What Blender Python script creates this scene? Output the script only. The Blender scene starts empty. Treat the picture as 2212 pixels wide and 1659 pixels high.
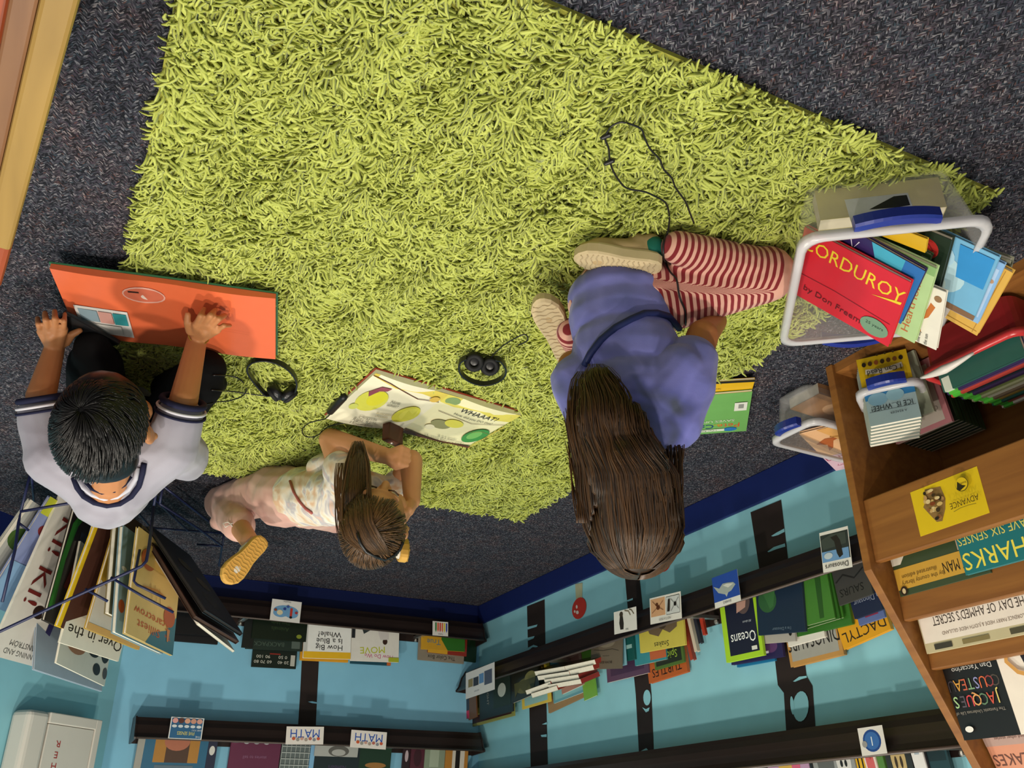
import bpy, bmesh, math, random
import numpy as np
from mathutils import Vector, Matrix, Euler

random.seed(7)
SC = bpy.context.scene
COL = SC.collection
PI = math.pi

# ---------------------------------------------------------------- camera
F_PX = 1934.6
PITCH, ROLL, YAW, CAM_H = math.radians(27.0413), math.radians(-0.5775), math.radians(28.469), 1.0
_c, _s = math.cos(PITCH), math.sin(PITCH)
_hd = Vector((-math.sin(YAW), math.cos(YAW), 0)); _rt = Vector((math.cos(YAW), math.sin(YAW), 0)); _Z = Vector((0, 0, 1))
FWD = _hd*_c - _Z*_s
_up = _hd*_s + _Z*_c
RIGHT = _rt*math.cos(ROLL) + _up*math.sin(ROLL)
UP = _up*math.cos(ROLL) - _rt*math.sin(ROLL)
CAM = Vector((0, 0, CAM_H))
cam_data = bpy.data.cameras.new('camera')
cam = bpy.data.objects.new('camera', cam_data)
COL.objects.link(cam)
cam_data.sensor_width = 36.0
cam_data.lens = F_PX/2212*36.0
cam_data.clip_start = 0.02
# the phone was held upside down: the camera is rolled by half a turn
cm = Matrix.Identity(4)
for i in range(3):
    cm[i][0] = -RIGHT[i]; cm[i][1] = -UP[i]; cm[i][2] = -FWD[i]; cm[i][3] = CAM[i]
cam.matrix_world = cm
SC.camera = cam

# ---------------------------------------------------------------- world, lamps, exposure
world = bpy.data.worlds.new('world'); SC.world = world; world.use_nodes = True
bg = world.node_tree.nodes['Background']
bg.inputs[0].default_value = (1.0, 0.95, 0.88, 1); bg.inputs[1].default_value = 0.30
def ceiling_lamp(x, y, z, power, size, col=(1.0, 0.91, 0.78)):
    l = bpy.data.lights.new('ceiling_lamp', 'AREA'); l.shape = 'DISK'; l.size = size; l.energy = power; l.color = col
    o = bpy.data.objects.new('ceiling_lamp', l); o.location = (x, y, z); COL.objects.link(o)
    return o
ceiling_lamp(0.45, 1.95, 2.55, 17, 0.16)
ceiling_lamp(-0.75, 2.05, 2.55, 11, 0.16)
ceiling_lamp(-0.75, 0.55, 2.55, 17, 0.16)
ceiling_lamp(0.55, 0.40, 2.55, 14, 0.16)
SC.view_settings.view_transform = 'Standard'
SC.view_settings.look = 'None'
SC.view_settings.exposure = 0.93
SC.view_settings.gamma = 1.0
SC.view_settings.use_curve_mapping = False

# ---------------------------------------------------------------- helpers: measuring
def ray(x, y): return FWD*F_PX + RIGHT*(1106-x) + UP*(y-829.5)
def atz(x, y, z=0.0):
    d = ray(x, y); return CAM + d*((z-CAM_H)/d.z)
def atx(x, y, X):
    d = ray(x, y); return CAM + d*(X/d.x)
def aty(x, y, Y):
    d = ray(x, y); return CAM + d*(Y/d.y)
def atp(x, y, p0, n):
    d = ray(x, y); n = Vector(n); return CAM + d*((Vector(p0)-CAM).dot(n)/d.dot(n))

# ---------------------------------------------------------------- helpers: materials
def lin(h):
    if isinstance(h, str):
        h = h.lstrip('#'); v = [int(h[i:i+2], 16)/255 for i in (0, 2, 4)]
    else: v = h
    return tuple((c/12.92 if c <= 0.04045 else ((c+0.055)/1.055)**2.4) for c in v)
_mc = {}
def M(col, rough=0.55, spec=0.4, var=0.06, scale=40.0, bump=0.0, metal=0.0):
    key = (col, rough, spec, var, scale, bump, metal)
    if key in _mc: return _mc[key]
    m = bpy.data.materials.new('m_'+str(col).strip('#')); m.use_nodes = True
    nt = m.node_tree; b = nt.nodes['Principled BSDF']
    c = lin(col)
    b.inputs['Roughness'].default_value = rough; b.inputs['Specular IOR Level'].default_value = spec; b.inputs['Metallic'].default_value = metal
    tc = nt.nodes.new('ShaderNodeTexCoord'); n = nt.nodes.new('ShaderNodeTexNoise')
    n.inputs['Scale'].default_value = scale; n.inputs['Detail'].default_value = 3
    nt.links.new(tc.outputs['Object'], n.inputs['Vector'])
    r = nt.nodes.new('ShaderNodeValToRGB')
    r.color_ramp.elements[0].position = 0.3; r.color_ramp.elements[1].position = 0.7
    r.color_ramp.elements[0].color = (*[x*(1-var) for x in c], 1); r.color_ramp.elements[1].color = (*[min(1, x*(1+var)) for x in c], 1)
    nt.links.new(n.outputs['Fac'], r.inputs['Fac']); nt.links.new(r.outputs['Color'], b.inputs['Base Color'])
    if bump:
        bp = nt.nodes.new('ShaderNodeBump'); bp.inputs['Strength'].default_value = bump; bp.inputs['Distance'].default_value = 0.004
        nt.links.new(n.outputs['Fac'], bp.inputs['Height']); nt.links.new(bp.outputs['Normal'], b.inputs['Normal'])
    _mc[key] = m
    return m
def INK(col): return M(col, 0.45, 0.4, 0.03)
def new_mat(name):
    m = bpy.data.materials.new(name); m.use_nodes = True
    return m, m.node_tree, m.node_tree.nodes['Principled BSDF']

# ---------------------------------------------------------------- helpers: objects
def tag(o, label=None, cat=None, group=None, kind=None):
    if label: o['label'] = label
    if cat: o['category'] = cat
    if group: o['group'] = group
    if kind: o['kind'] = kind
    return o
def empty(name, loc=(0, 0, 0), label=None, cat=None, group=None):
    o = bpy.data.objects.new(name, None); o.empty_display_size = 0.05; COL.objects.link(o); o.location = loc
    return tag(o, label, cat, group)
class MB:
    """collects vertices and faces of ONE mesh"""
    def __init__(s): s.v = []; s.f = []; s.mi = []; s.mats = []
    def mat(s, m):
        if m not in s.mats: s.mats.append(m)
        return s.mats.index(m)
    def add(s, vs, fs, m=None, T=None):
        b = len(s.v)
        s.v += [tuple(T @ Vector(p)) if T is not None else tuple(p) for p in vs]
        k = s.mat(m) if m is not None else 0
        for f in fs: s.f.append([b+i for i in f]); s.mi.append(k)
    def box(s, lo, hi, m=None, T=None):
        x0, y0, z0 = lo; x1, y1, z1 = hi
        s.add([(x0,y0,z0),(x1,y0,z0),(x1,y1,z0),(x0,y1,z0),(x0,y0,z1),(x1,y0,z1),(x1,y1,z1),(x0,y1,z1)],
              [(0,3,2,1),(4,5,6,7),(0,1,5,4),(1,2,6,5),(2,3,7,6),(3,0,4,7)], m, T)
    def prism(s, pts, vec, m=None, T=None):
        """closed polygon (3D points) extruded along vec"""
        n = len(pts); vec = Vector(vec)
        vs = [tuple(p) for p in pts] + [tuple(Vector(p)+vec) for p in pts]
        fs = [tuple(range(n))[::-1], tuple(range(n, 2*n))] + [(i, (i+1) % n, n+(i+1) % n, n+i) for i in range(n)]
        s.add(vs, fs, m, T)
    def tube(s, path, r, m=None, seg=6, closed=False, T=None):
        path = [Vector(p) for p in path]; n = len(path)
        rs = r if isinstance(r, (list, tuple)) else [r]*n
        vs = []; up0 = None
        for i in range(n):
            a = path[i-1] if (i > 0 or closed) else path[i]
            b = path[(i+1) % n] if (i < n-1 or closed) else path[i]
            t = (b-a).normalized() if (b-a).length > 1e-9 else Vector((0, 0, 1))
            if up0 is None: up0 = t.orthogonal().normalized()
            u = (up0 - t*up0.dot(t))
            u = u.normalized() if u.length > 1e-6 else t.orthogonal().normalized()
            up0 = u; w = t.cross(u)
            for k in range(seg):
                a2 = 2*PI*k/seg
                vs.append(tuple(path[i] + (u*math.cos(a2)+w*math.sin(a2))*rs[i]))
        fs = []
        for i in range(n if closed else n-1):
            j = (i+1) % n
            for k in range(seg):
                k2 = (k+1) % seg
                fs.append((i*seg+k, i*seg+k2, j*seg+k2, j*seg+k))
        if not closed:
            fs.append(tuple(range(seg))[::-1]); fs.append(tuple((n-1)*seg+k for k in range(seg)))
        s.add(vs, fs, m, T)
    def ellipsoid(s, c, r, m=None, R=None, seg=16, rings=10, T=None):
        vs = []; fs = []
        R = R or Matrix.Identity(3); c = Vector(c)
        vs.append(tuple(c + R @ Vector((0, 0, -r[2]))))
        for i in range(1, rings):
            a = -PI/2 + PI*i/rings
            for k in range(seg):
                b = 2*PI*k/seg
                vs.append(tuple(c + R @ Vector((r[0]*math.cos(a)*math.cos(b), r[1]*math.cos(a)*math.sin(b), r[2]*math.sin(a)))))
        vs.append(tuple(c + R @ Vector((0, 0, r[2]))))
        for k in range(seg): fs.append((0, 1+(k+1) % seg, 1+k))
        for i in range(rings-2):
            for k in range(seg):
                k2 = (k+1) % seg; a = 1+i*seg; b = a+seg
                fs.append((a+k, a+k2, b+k2, b+k))
        a = 1+(rings-2)*seg
        for k in range(seg): fs.append((a+k, a+(k+1) % seg, len(vs)-1))
        s.add(vs, fs, m, T)
    def capsule(s, a, b, ra, rb, m=None, seg=14):
        """tapered limb piece: a cone between two spheres"""
        a = Vector(a); b = Vector(b); t = b-a; L = t.length
        if L < 1e-6: s.ellipsoid(a, (ra,)*3, m); return
        t.normalize()
        prof = []
        for i in range(5): an = -PI/2 + PI/2*i/4; prof.append((ra*math.sin(an), ra*math.cos(an)))
        for i in range(5): an = PI/2*i/4; prof.append((L+rb*math.sin(an), rb*math.cos(an)))
        u = t.orthogonal().normalized(); w = t.cross(u)
        vs = []; fs = []
        for (h, r) in prof:
            for k in range(seg):
                an = 2*PI*k/seg; vs.append(tuple(a + t*h + (u*math.cos(an)+w*math.sin(an))*max(r, 1e-4)))
        n = len(prof)
        for i in range(n-1):
            for k in range(seg):
                k2 = (k+1) % seg; fs.append((i*seg+k, i*seg+k2, (i+1)*seg+k2, (i+1)*seg+k))
        fs.append(tuple(range(seg))[::-1]); fs.append(tuple((n-1)*seg+k for k in range(seg)))
        s.add(vs, fs, m)
    def mesh(s, name, m=None, smooth=False):
        me = bpy.data.meshes.new(name); me.from_pydata(s.v, [], s.f)
        for q in (s.mats or ([m] if m else [])): me.materials.append(q)
        if s.mats: me.polygons.foreach_set('material_index', s.mi)
        if smooth: me.polygons.foreach_set('use_smooth', [True]*len(me.polygons))
        me.update(); return me
    def build(s, name, m=None, parent=None, smooth=False, bevel=0.0, bseg=2, label=None):
        o = bpy.data.objects.new(name, s.mesh(name, m, smooth)); COL.objects.link(o)
        if parent is not None: o.parent = parent
        if bevel:
            b = o.modifiers.new('bevel', 'BEVEL'); b.width = bevel; b.segments = bseg; b.limit_method = 'ANGLE'; b.angle_limit = math.radians(40)
            b.harden_normals = False
        if label: o['label'] = label
        return o
def structure(o): o['kind'] = 'structure'; return o

# ---------------------------------------------------------------- helpers: lettering and printed shapes
_tc = {}
def text_geo(s):
    if s in _tc: return _tc[s]
    cu = bpy.data.curves.new('t', 'FONT'); cu.body = s; cu.size = 1.0; cu.resolution_u = 2
    o = bpy.data.objects.new('t', cu); COL.objects.link(o)
    dg = bpy.context.evaluated_depsgraph_get(); dg.update()
    me = bpy.data.meshes.new_from_object(o.evaluated_get(dg))
    v = [tuple(p.co) for p in me.vertices]; f = [tuple(p.vertices) for p in me.polygons]
    bpy.data.objects.remove(o); bpy.data.curves.remove(cu); bpy.data.meshes.remove(me)
    xs = [p[0] for p in v] or [0]
    _tc[s] = (v, f, min(xs), max(xs)); return _tc[s]
LAYER = 0.0003
class Texts:
    """each line of print becomes a part of its own"""
    def __init__(s): s.l = []
    def build(s, name, parent=None):
        for m in s.l:
            if m.v: m.build(name, parent=parent)
def art_into(mb_art, mb_txt, art, w, h, y0, lay0=1):
    """printed shapes on the rectangle x 0..w, z 0..h that faces -y at y0"""
    lay = lay0
    for a in art:
        k = a[0]; y = y0 - LAYER*lay; lay += 1
        if k == 'r':                      # rectangle u0 v0 u1 v1 colour
            _, u0, v0, u1, v1, c = a
            mb_art.add([(u0*w,y,v0*h),(u1*w,y,v0*h),(u1*w,y,v1*h),(u0*w,y,v1*h)], [(0,1,2,3)], INK(c))
        elif k == 'e':                    # ellipse cu cv ru rv colour [turn]
            cu_, cv_, ru, rv, c = a[1:6]; tn = a[6] if len(a) > 6 else 0.0
            pts = []
            for i in range(20):
                an = 2*PI*i/20; ex = ru*w*math.cos(an); ez = rv*h*math.sin(an)
                pts.append((cu_*w + ex*math.cos(tn)-ez*math.sin(tn), y, cv_*h + ex*math.sin(tn)+ez*math.cos(tn)))
            mb_art.add(pts, [tuple(range(20))], INK(c))
        elif k == 'p':                    # polygon [(u,v)...] colour
            pts = [(u*w, y, v*h) for u, v in a[1]]
            mb_art.add(pts, [tuple(range(len(pts)))], INK(a[2]))
        elif k == 's':                    # stroke [(u,v)...] width(metres) colour
            P = [Vector((u*w, y, v*h)) for u, v in a[1]]; hw = a[2]/2; vs = []; fs = []
            for i, p in enumerate(P):
                t = (P[min(i+1, len(P)-1)]-P[max(i-1, 0)]).normalized(); n = Vector((-t.z, 0, t.x))*hw
                vs += [tuple(p-n), tuple(p+n)]
            for i in range(len(P)-1): fs.append((2*i, 2*i+2, 2*i+3, 2*i+1))
            mb_art.add(vs, fs, INK(a[3]))
        elif k == 't':                    # text string u v height(fraction of h) colour [align] [turn] [stretch]
            s_, u, v, sz, c = a[1:6]; al = a[6] if len(a) > 6 else 'c'; tn = a[7] if len(a) > 7 else 0.0; st = a[8] if len(a) > 8 else 1.0
            V, Fc, x0, x1 = text_geo(s_); k2 = sz*h*1.3
            off = {'c': (x0+x1)/2, 'l': x0, 'r': x1}[al]
            if abs(tn) < 0.6:
                room = {'c': 2*min(u, 1-u), 'l': 1-u, 'r': u}[al]*w*0.97
                if (x1-x0)*k2*st > room > 0: st *= room/((x1-x0)*k2*st)
            ct, sn = math.cos(tn), math.sin(tn)
            vs = []
            for p in V:
                X = (p[0]-off)*k2*st; Zz = p[1]*k2
                vs.append((u*w + X*ct-Zz*sn, y, v*h + X*sn+Zz*ct))
            if isinstance(mb_txt, Texts):
                if len(s_) > 1 or not mb_txt.l: mb_txt.l.append(MB())
                mb_txt.l[-1].add(vs, Fc, INK(c))
            else: mb_txt.add(vs, Fc, INK(c))
def frame_matrix(o, xd, zd):
    """origin o, local x along xd, local z along zd (made square), local -y is the front"""
    x = Vector(xd).normalized(); z = Vector(zd); z = (z - x*z.dot(x)).normalized(); y = z.cross(x)
    m = Matrix.Identity(4)
    for i in range(3): m[i][0] = x[i]; m[i][1] = y[i]; m[i][2] = z[i]; m[i][3] = o[i]
    return m

def atd(x, y, d):
    """point seen at a pixel whose distance ahead of the camera, along the floor, is d"""
    r = ray(x, y); return CAM + r*(d/r.dot(_hd))
# ================================================================ the room
XL, YB = -1.90, 3.853            # left wall, back wall
DG = 3.493                       # the corner wall on the right: x + y = DG
S2 = math.sqrt(0.5)

def carpet_material():
    m, nt, b = new_mat('carpet')
    L = nt.links
    tc = nt.nodes.new('ShaderNodeTexCoord')
    # zigzag rows of little loops: stretched cells whose slant flips from row to row
    sep = nt.nodes.new('ShaderNodeSeparateXYZ'); L.new(tc.outputs['Object'], sep.inputs[0])
    tri = nt.nodes.new('ShaderNodeMath'); tri.operation = 'PINGPONG'; tri.inputs[1].default_value = 0.0095; L.new(sep.outputs['X'], tri.inputs[0])
    yy = nt.nodes.new('ShaderNodeMath'); yy.operation = 'ADD'; L.new(sep.outputs['Y'], yy.inputs[0]); L.new(tri.outputs[0], yy.inputs[1])
    xx = nt.nodes.new('ShaderNodeMath'); xx.operation = 'MULTIPLY'; xx.inputs[1].default_value = 0.62; L.new(sep.outputs['X'], xx.inputs[0])
    cmb = nt.nodes.new('ShaderNodeCombineXYZ'); L.new(xx.outputs[0], cmb.inputs[0]); L.new(yy.outputs[0], cmb.inputs[1])
    vo = nt.nodes.new('ShaderNodeTexVoronoi'); vo.inputs['Scale'].default_value = 420; L.new(cmb.outputs[0], vo.inputs['Vector'])
    wn = nt.nodes.new('ShaderNodeTexWhiteNoise'); wn.noise_dimensions = '3D'; L.new(vo.outputs['Position'], wn.inputs['Vector'])
    r = nt.nodes.new('ShaderNodeValToRGB'); r.color_ramp.interpolation = 'CONSTANT'
    e = r.color_ramp.elements
    e[0].position = 0.0; e[0].color = (*lin('#26272c'), 1); e[1].position = 0.34; e[1].color = (*lin('#3c3d45'), 1)
    for p, c in ((0.55, '#4b4a50'), (0.68, '#5f6066'), (0.80, '#4d4550'), (0.86, '#3d4a52'), (0.91, '#8a888a'), (0.975, '#5f4743')):
        q = e.new(p); q.color = (*lin(c), 1)
    L.new(wn.outputs['Value'], r.inputs['Fac'])
    n2 = nt.nodes.new('ShaderNodeTexNoise'); n2.inputs['Scale'].default_value = 14; n2.inputs['Detail'].default_value = 4; L.new(tc.outputs['Object'], n2.inputs['Vector'])
    r2 = nt.nodes.new('ShaderNodeValToRGB'); e2 = r2.color_ramp.elements
    e2[0].position = 0.35; e2[0].color = (*lin('#6a7388'), 1); e2[1].position = 0.68; e2[1].color = (*lin('#b08a86'), 1)
    q = e2.new(0.5); q.color = (*lin('#8f8f99'), 1)
    L.new(n2.outputs['Color'], r2.inputs['Fac'])
    mx = nt.nodes.new('ShaderNodeMix'); mx.data_type = 'RGBA'; mx.blend_type = 'OVERLAY'; mx.inputs[0].default_value = 0.55
    L.new(r.outputs['Color'], mx.inputs[6]); L.new(r2.outputs['Color'], mx.inputs[7]); L.new(mx.outputs[2], b.inputs['Base Color'])
    bp = nt.nodes.new('ShaderNodeBump'); bp.inputs['Strength'].default_value = 0.6; bp.inputs['Distance'].default_value = 0.003; bp.invert = True
    L.new(vo.outputs['Distance'], bp.inputs['Height']); L.new(bp.outputs['Normal'], b.inputs['Normal'])
    b.inputs['Roughness'].default_value = 0.95; b.inputs['Specular IOR Level'].default_value = 0.1
    return m
def wood_material(name, c1, c2, scale=(60, 3, 60), rough=0.45):
    m, nt, b = new_mat(name); L = nt.links
    tc = nt.nodes.new('ShaderNodeTexCoord'); mp = nt.nodes.new('ShaderNodeMapping'); mp.inputs['Scale'].default_value = scale
    L.new(tc.outputs['Object'], mp.inputs['Vector'])
    n = nt.nodes.new('ShaderNodeTexNoise'); n.inputs['Scale'].default_value = 1.0; n.inputs['Detail'].default_value = 6; n.inputs['Distortion'].default_value = 0.6
    L.new(mp.outputs['Vector'], n.inputs['Vector'])
    r = nt.nodes.new('ShaderNodeValToRGB'); r.color_ramp.elements[0].position = 0.3; r.color_ramp.elements[1].position = 0.72
    r.color_ramp.elements[0].color = (*lin(c1), 1); r.color_ramp.elements[1].color = (*lin(c2), 1)
    L.new(n.outputs['Fac'], r.inputs['Fac']); L.new(r.outputs['Color'], b.inputs['Base Color'])
    b.inputs['Roughness'].default_value = rough; b.inputs['Specular IOR Level'].default_value = 0.35
    return m
def paint(name, col):
    return M(col, 0.6, 0.3, 0.035, 9.0)

CARPET = carpet_material()
WALL_L, WALL_B = paint('teal', '#8ac3d0'), paint('teal_back_light', '#84c0dc')  # one teal paint; the walls' differing light is put into two tones
NAVY = M('#10205a', 0.5, 0.4, 0.05, 20)
TRUNK = M('#2b211f', 0.6, 0.25, 0.06, 25)
WOOD = wood_material('bookcase_wood', '#7d4f26', '#94622f', (50, 3, 50))
PALEWOOD = wood_material('pale_wood', '#84672e', '#957638', (40, 4, 40))
BROWNWOOD = wood_material('brown_wood', '#69452a', '#7a5434', (60, 4, 60))
ORANGEWOOD = wood_material('orange_wood', '#84381a', '#96441e', (30, 5, 30))

b = MB(); b.box((-2.1, -1.6, -0.05), (1.7, 4.1, 0.0)); structure(b.build('floor', CARPET))
b = MB(); b.box((-2.1, -1.6, 2.6), (1.7, 4.1, 2.66)); structure(b.build('ceiling', M('#d8d2c4', 0.8)))
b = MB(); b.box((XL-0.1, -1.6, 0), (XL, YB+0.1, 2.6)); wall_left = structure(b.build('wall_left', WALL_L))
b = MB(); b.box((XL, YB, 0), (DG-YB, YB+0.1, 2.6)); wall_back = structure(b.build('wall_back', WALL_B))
xc = DG-YB
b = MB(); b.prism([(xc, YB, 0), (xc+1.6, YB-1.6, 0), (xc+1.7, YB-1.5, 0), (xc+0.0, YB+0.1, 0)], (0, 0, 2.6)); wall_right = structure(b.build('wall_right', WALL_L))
BH = 0.092
b = MB(); b.box((XL, 1.31, 0), (XL+0.012, YB, BH)); structure(b.build('baseboard_left', NAVY, bevel=0.003))
b = MB(); b.box((XL+0.012, YB-0.012, 0), (xc, YB, BH)); structure(b.build('baseboard_back', NAVY, bevel=0.003))
b = MB(); b.prism([(xc-0.005, YB-0.012, 0), (xc+1.588, YB-1.605, 0), (xc+1.6, YB-1.6, 0), (xc, YB, 0)], (0, 0, BH)); structure(b.build('baseboard_right', NAVY))

# painted birch trunks, toadstools on the walls
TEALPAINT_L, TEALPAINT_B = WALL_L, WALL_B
def mural(name, wall, polys, off=0.0015):
    """polys: list of (pixel outline, material); measured on the wall, built on the wall"""
    mb = MB()
    for i, (pts, m) in enumerate(polys):
        o = off + 0.0006*i
        if wall is wall_left: P = [atx(x, y, XL) + Vector((o, 0, 0)) for x, y in pts]
        else: P = [aty(x, y, YB) + Vector((0, -o, 0)) for x, y in pts]
        mb.add(P, [tuple(range(len(P)))], m)
    return structure(mb.build(name, parent=wall))
def blob(x, y, rx, ry, turn=0.0, n=18):
    return [(x + rx*math.cos(2*PI*i/n)*math.cos(turn)-ry*math.sin(2*PI*i/n)*math.sin(turn), y + rx*math.cos(2*PI*i/n)*math.sin(turn)+ry*math.sin(2*PI*i/n)*math.cos(turn)) for i in range(n)]
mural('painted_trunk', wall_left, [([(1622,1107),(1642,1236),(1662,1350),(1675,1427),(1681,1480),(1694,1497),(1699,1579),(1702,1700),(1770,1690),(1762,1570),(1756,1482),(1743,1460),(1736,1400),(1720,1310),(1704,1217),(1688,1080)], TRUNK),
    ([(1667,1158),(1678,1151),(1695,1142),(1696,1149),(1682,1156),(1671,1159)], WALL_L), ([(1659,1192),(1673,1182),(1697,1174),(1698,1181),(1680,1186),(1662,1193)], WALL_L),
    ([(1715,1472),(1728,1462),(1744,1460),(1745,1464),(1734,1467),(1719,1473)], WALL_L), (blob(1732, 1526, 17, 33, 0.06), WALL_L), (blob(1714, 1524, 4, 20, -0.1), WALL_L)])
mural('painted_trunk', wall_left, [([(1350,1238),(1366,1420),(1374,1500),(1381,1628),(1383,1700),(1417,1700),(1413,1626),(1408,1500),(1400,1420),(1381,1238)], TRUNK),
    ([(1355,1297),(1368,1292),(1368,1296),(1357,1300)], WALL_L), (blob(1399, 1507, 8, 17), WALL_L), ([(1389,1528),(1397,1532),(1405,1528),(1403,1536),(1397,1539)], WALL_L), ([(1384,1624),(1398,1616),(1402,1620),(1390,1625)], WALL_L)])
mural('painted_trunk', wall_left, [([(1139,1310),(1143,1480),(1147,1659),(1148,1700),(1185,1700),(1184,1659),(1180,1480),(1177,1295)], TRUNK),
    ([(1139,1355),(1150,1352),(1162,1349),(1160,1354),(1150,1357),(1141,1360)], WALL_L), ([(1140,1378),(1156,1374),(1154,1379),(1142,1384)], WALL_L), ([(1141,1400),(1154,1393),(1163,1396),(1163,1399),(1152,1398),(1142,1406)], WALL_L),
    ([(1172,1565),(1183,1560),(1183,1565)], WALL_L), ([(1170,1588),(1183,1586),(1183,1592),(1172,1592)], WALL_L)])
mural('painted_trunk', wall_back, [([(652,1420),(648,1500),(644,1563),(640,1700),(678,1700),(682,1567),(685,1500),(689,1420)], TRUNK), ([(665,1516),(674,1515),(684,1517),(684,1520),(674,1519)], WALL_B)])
TOADRED = M('#b8352b', 0.6, 0.3, 0.05, 20)
mural('painted_toadstool', wall_left, [([(1243,1262),(1259,1259),(1258,1294),(1245,1297)], M('#a9a98a', 0.6)), (blob(1252, 1314, 15, 24, 0.22), TOADRED), (blob(1247,1311,2,4), M('#d8c8c0')), (blob(1243,1321,2,3), M('#d8c8c0')), (blob(1249,1323,3,4), M('#d8c8c0'))])
mural('painted_toadstool', wall_left, [([(1425,1175),(1441,1170),(1440,1206),(1427,1208)], M('#a9a98a', 0.6)), (blob(1435, 1214, 15, 22, 0.22), TOADRED), (blob(1430,1216,2,3), M('#d8c8c0')), (blob(1438,1208,2,3), M('#d8c8c0'))])

# ---------------------------------------------------------------- rain-gutter wall shelves
GUT = M('#2c211e', 0.38, 0.5, 0.08, 12)
GUTRIM_LIT = M('#4c3f38', 0.36, 0.5, 0.08, 12)  # gutter brown made lighter: light caught on the lip is put in the colour
STEEL = M('#b9b6b0', 0.3, 0.5, 0.05, 30, 0, 0.9)
G_IN = 0.008            # thickness of the shelf floor
def gutter(wall, s0, s1, z0, h, label, clips):
    """wall: 'L' runs along +y at XL, 'B' runs along +x at YB"""
    def T(s, d, z): return (XL+d, s, z) if wall == 'L' else (s, YB-d, z)
    t = empty('gutter_shelf', T((s0+s1)/2, 0, z0), label, 'shelf', 'dark rain-gutter shelves on the teal walls')
    base = Vector(t.location)
    prof = [(0.001, h+0.012), (0.001, 0), (0.082, 0), (0.088, 0.012), (0.100, 0.028), (0.106, 0.045), (0.112, h*0.8), (0.124, h), (0.121, h+0.003), (0.108, h*0.8), (0.102, 0.047), (0.096, 0.031), (0.084, 0.015), (0.080, 0.006), (0.005, 0.006), (0.005, h+0.012)]
    mb = MB(); n = len(prof)
    vs = [Vector(T(s0, d, z0+z))-base for d, z in prof] + [Vector(T(s1, d, z0+z))-base for d, z in prof]
    mb.add(vs, [(i, (i+1) % n, n+(i+1) % n, n+i) for i in range(n)] + [tuple(range(n))[::-1], tuple(range(n, 2*n))])
    mb.build('trough', GUT, t)
    # rolled front lip
    mb = MB(); mb.tube([Vector(T(s0, 0.1225, z0+h+0.0015))-base, Vector(T(s1, 0.1225, z0+h+0.0015))-base], 0.0042, seg=8); mb.build('lip', GUTRIM_LIT, t, smooth=True)
    for s, e in ((s0, -1), (s1, 1)):
        cap = [(0.0, h+0.014), (0.0, -0.003), (0.083, -0.003), (0.091, 0.011), (0.103, 0.026), (0.109, 0.043), (0.116, h*0.8), (0.129, h), (0.127, h+0.007)]
        mb = MB(); mb.prism([Vector(T(s, d, z0+z))-base for d, z in cap], Vector(T(s+e*0.006, 0, 0))-Vector(T(s, 0, 0))); mb.build('end_cap', GUT, t)
    for s in clips:
        mb = MB()
        a = [(0.006, h-0.012), (0.110, h-0.008), (0.116, h+0.001), (0.110, h+0.003), (0.006, h-0.002)]
        mb.prism([Vector(T(s, d, z0+z))-base for d, z in a], Vector(T(s+0.02, 0, 0))-Vector(T(s, 0, 0)))
        p = Vector(T(s+0.010, 0.012, z0+h+0.006))-base
        mb.ellipsoid(p, (0.008, 0.008, 0.008), seg=10, rings=6)
        mb.build('hanger_clip', STEEL, t)
    return t
ZLL, ZLU, ZBL, ZBU, GH = 0.313, 0.748, 0.100, 0.575, 0.082
gutter('L', 1.315, YB-0.03, ZLL, GH, 'dark brown gutter shelf nearer the floor on the wall with painted toadstools', (2.16, 3.0))
gutter('L', 1.315, YB-0.03, ZLU, GH, 'dark brown gutter shelf farther from the floor on the wall with painted toadstools', (1.40, 2.2))
gutter('B', XL+0.03, -0.395, ZBL, GH, 'dark brown gutter shelf low on the back wall just above the skirting', (-0.80, -1.585))
gutter('B', XL+0.035, -0.445, ZBU, 0.074, 'dark brown gutter shelf on the back wall with the numeracy cards', (-0.83, -1.47))

# ---------------------------------------------------------------- sloping display bookcase on the left
bk = empty('display_bookcase', (XL+0.17, 0.7, 0), 'brown wooden display bookcase with sloping tiers of face-out picture books', 'bookcase')
bo = Vector(bk.location)
Y0, Y1 = 0.12, 1.304
prof = [(-1.893, 0.0), (-1.557, 0.0), (-1.557, 0.494), (-1.80, 0.94), (-1.893, 1.11)]
for y in (Y1, Y0+0.02):
    mb = MB(); mb.prism([Vector((x, y, z))-bo for x, z in prof], (0, -0.02, 0)); mb.build('side_panel', WOOD, bk, bevel=0.002)
TIERS = [(-1.572, 0.338, 0.478), (-1.624, 0.490, 0.597), (-1.677, 0.610, 0.692), (-1.737, 0.735, 0.800)]
for i, (xf, zb, zt) in enumerate(TIERS):
    mb = MB(); mb.box(Vector((xf-0.018, Y0+0.02, zb))-bo, Vector((xf, Y1-0.02, zt))-bo); mb.build('lip_board', WOOD, bk, bevel=0.003)
    mb = MB(); mb.box(Vector((xf-0.058, Y0+0.02, zb+0.002))-bo, Vector((xf-0.018, Y1-0.02, zb+0.016))-bo); mb.build('tier_shelf', WOOD, bk)
mb = MB(); mb.prism([Vector((x, Y0+0.02, z))-bo for x, z in ((-1.71, 0.355), (-1.725, 0.355), (-1.893, 0.80), (-1.893, 1.10), (-1.885, 1.10), (-1.885, 0.82))], (0, Y1-Y0-0.04, 0)); mb.build('sloping_back', WOOD, bk)
mb = MB(); mb.box(Vector((-1.893, Y0+0.02, 0.0))-bo, Vector((-1.883, Y1-0.02, 0.36))-bo); mb.build('back_panel', WOOD, bk)
BKF = 0.022
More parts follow.
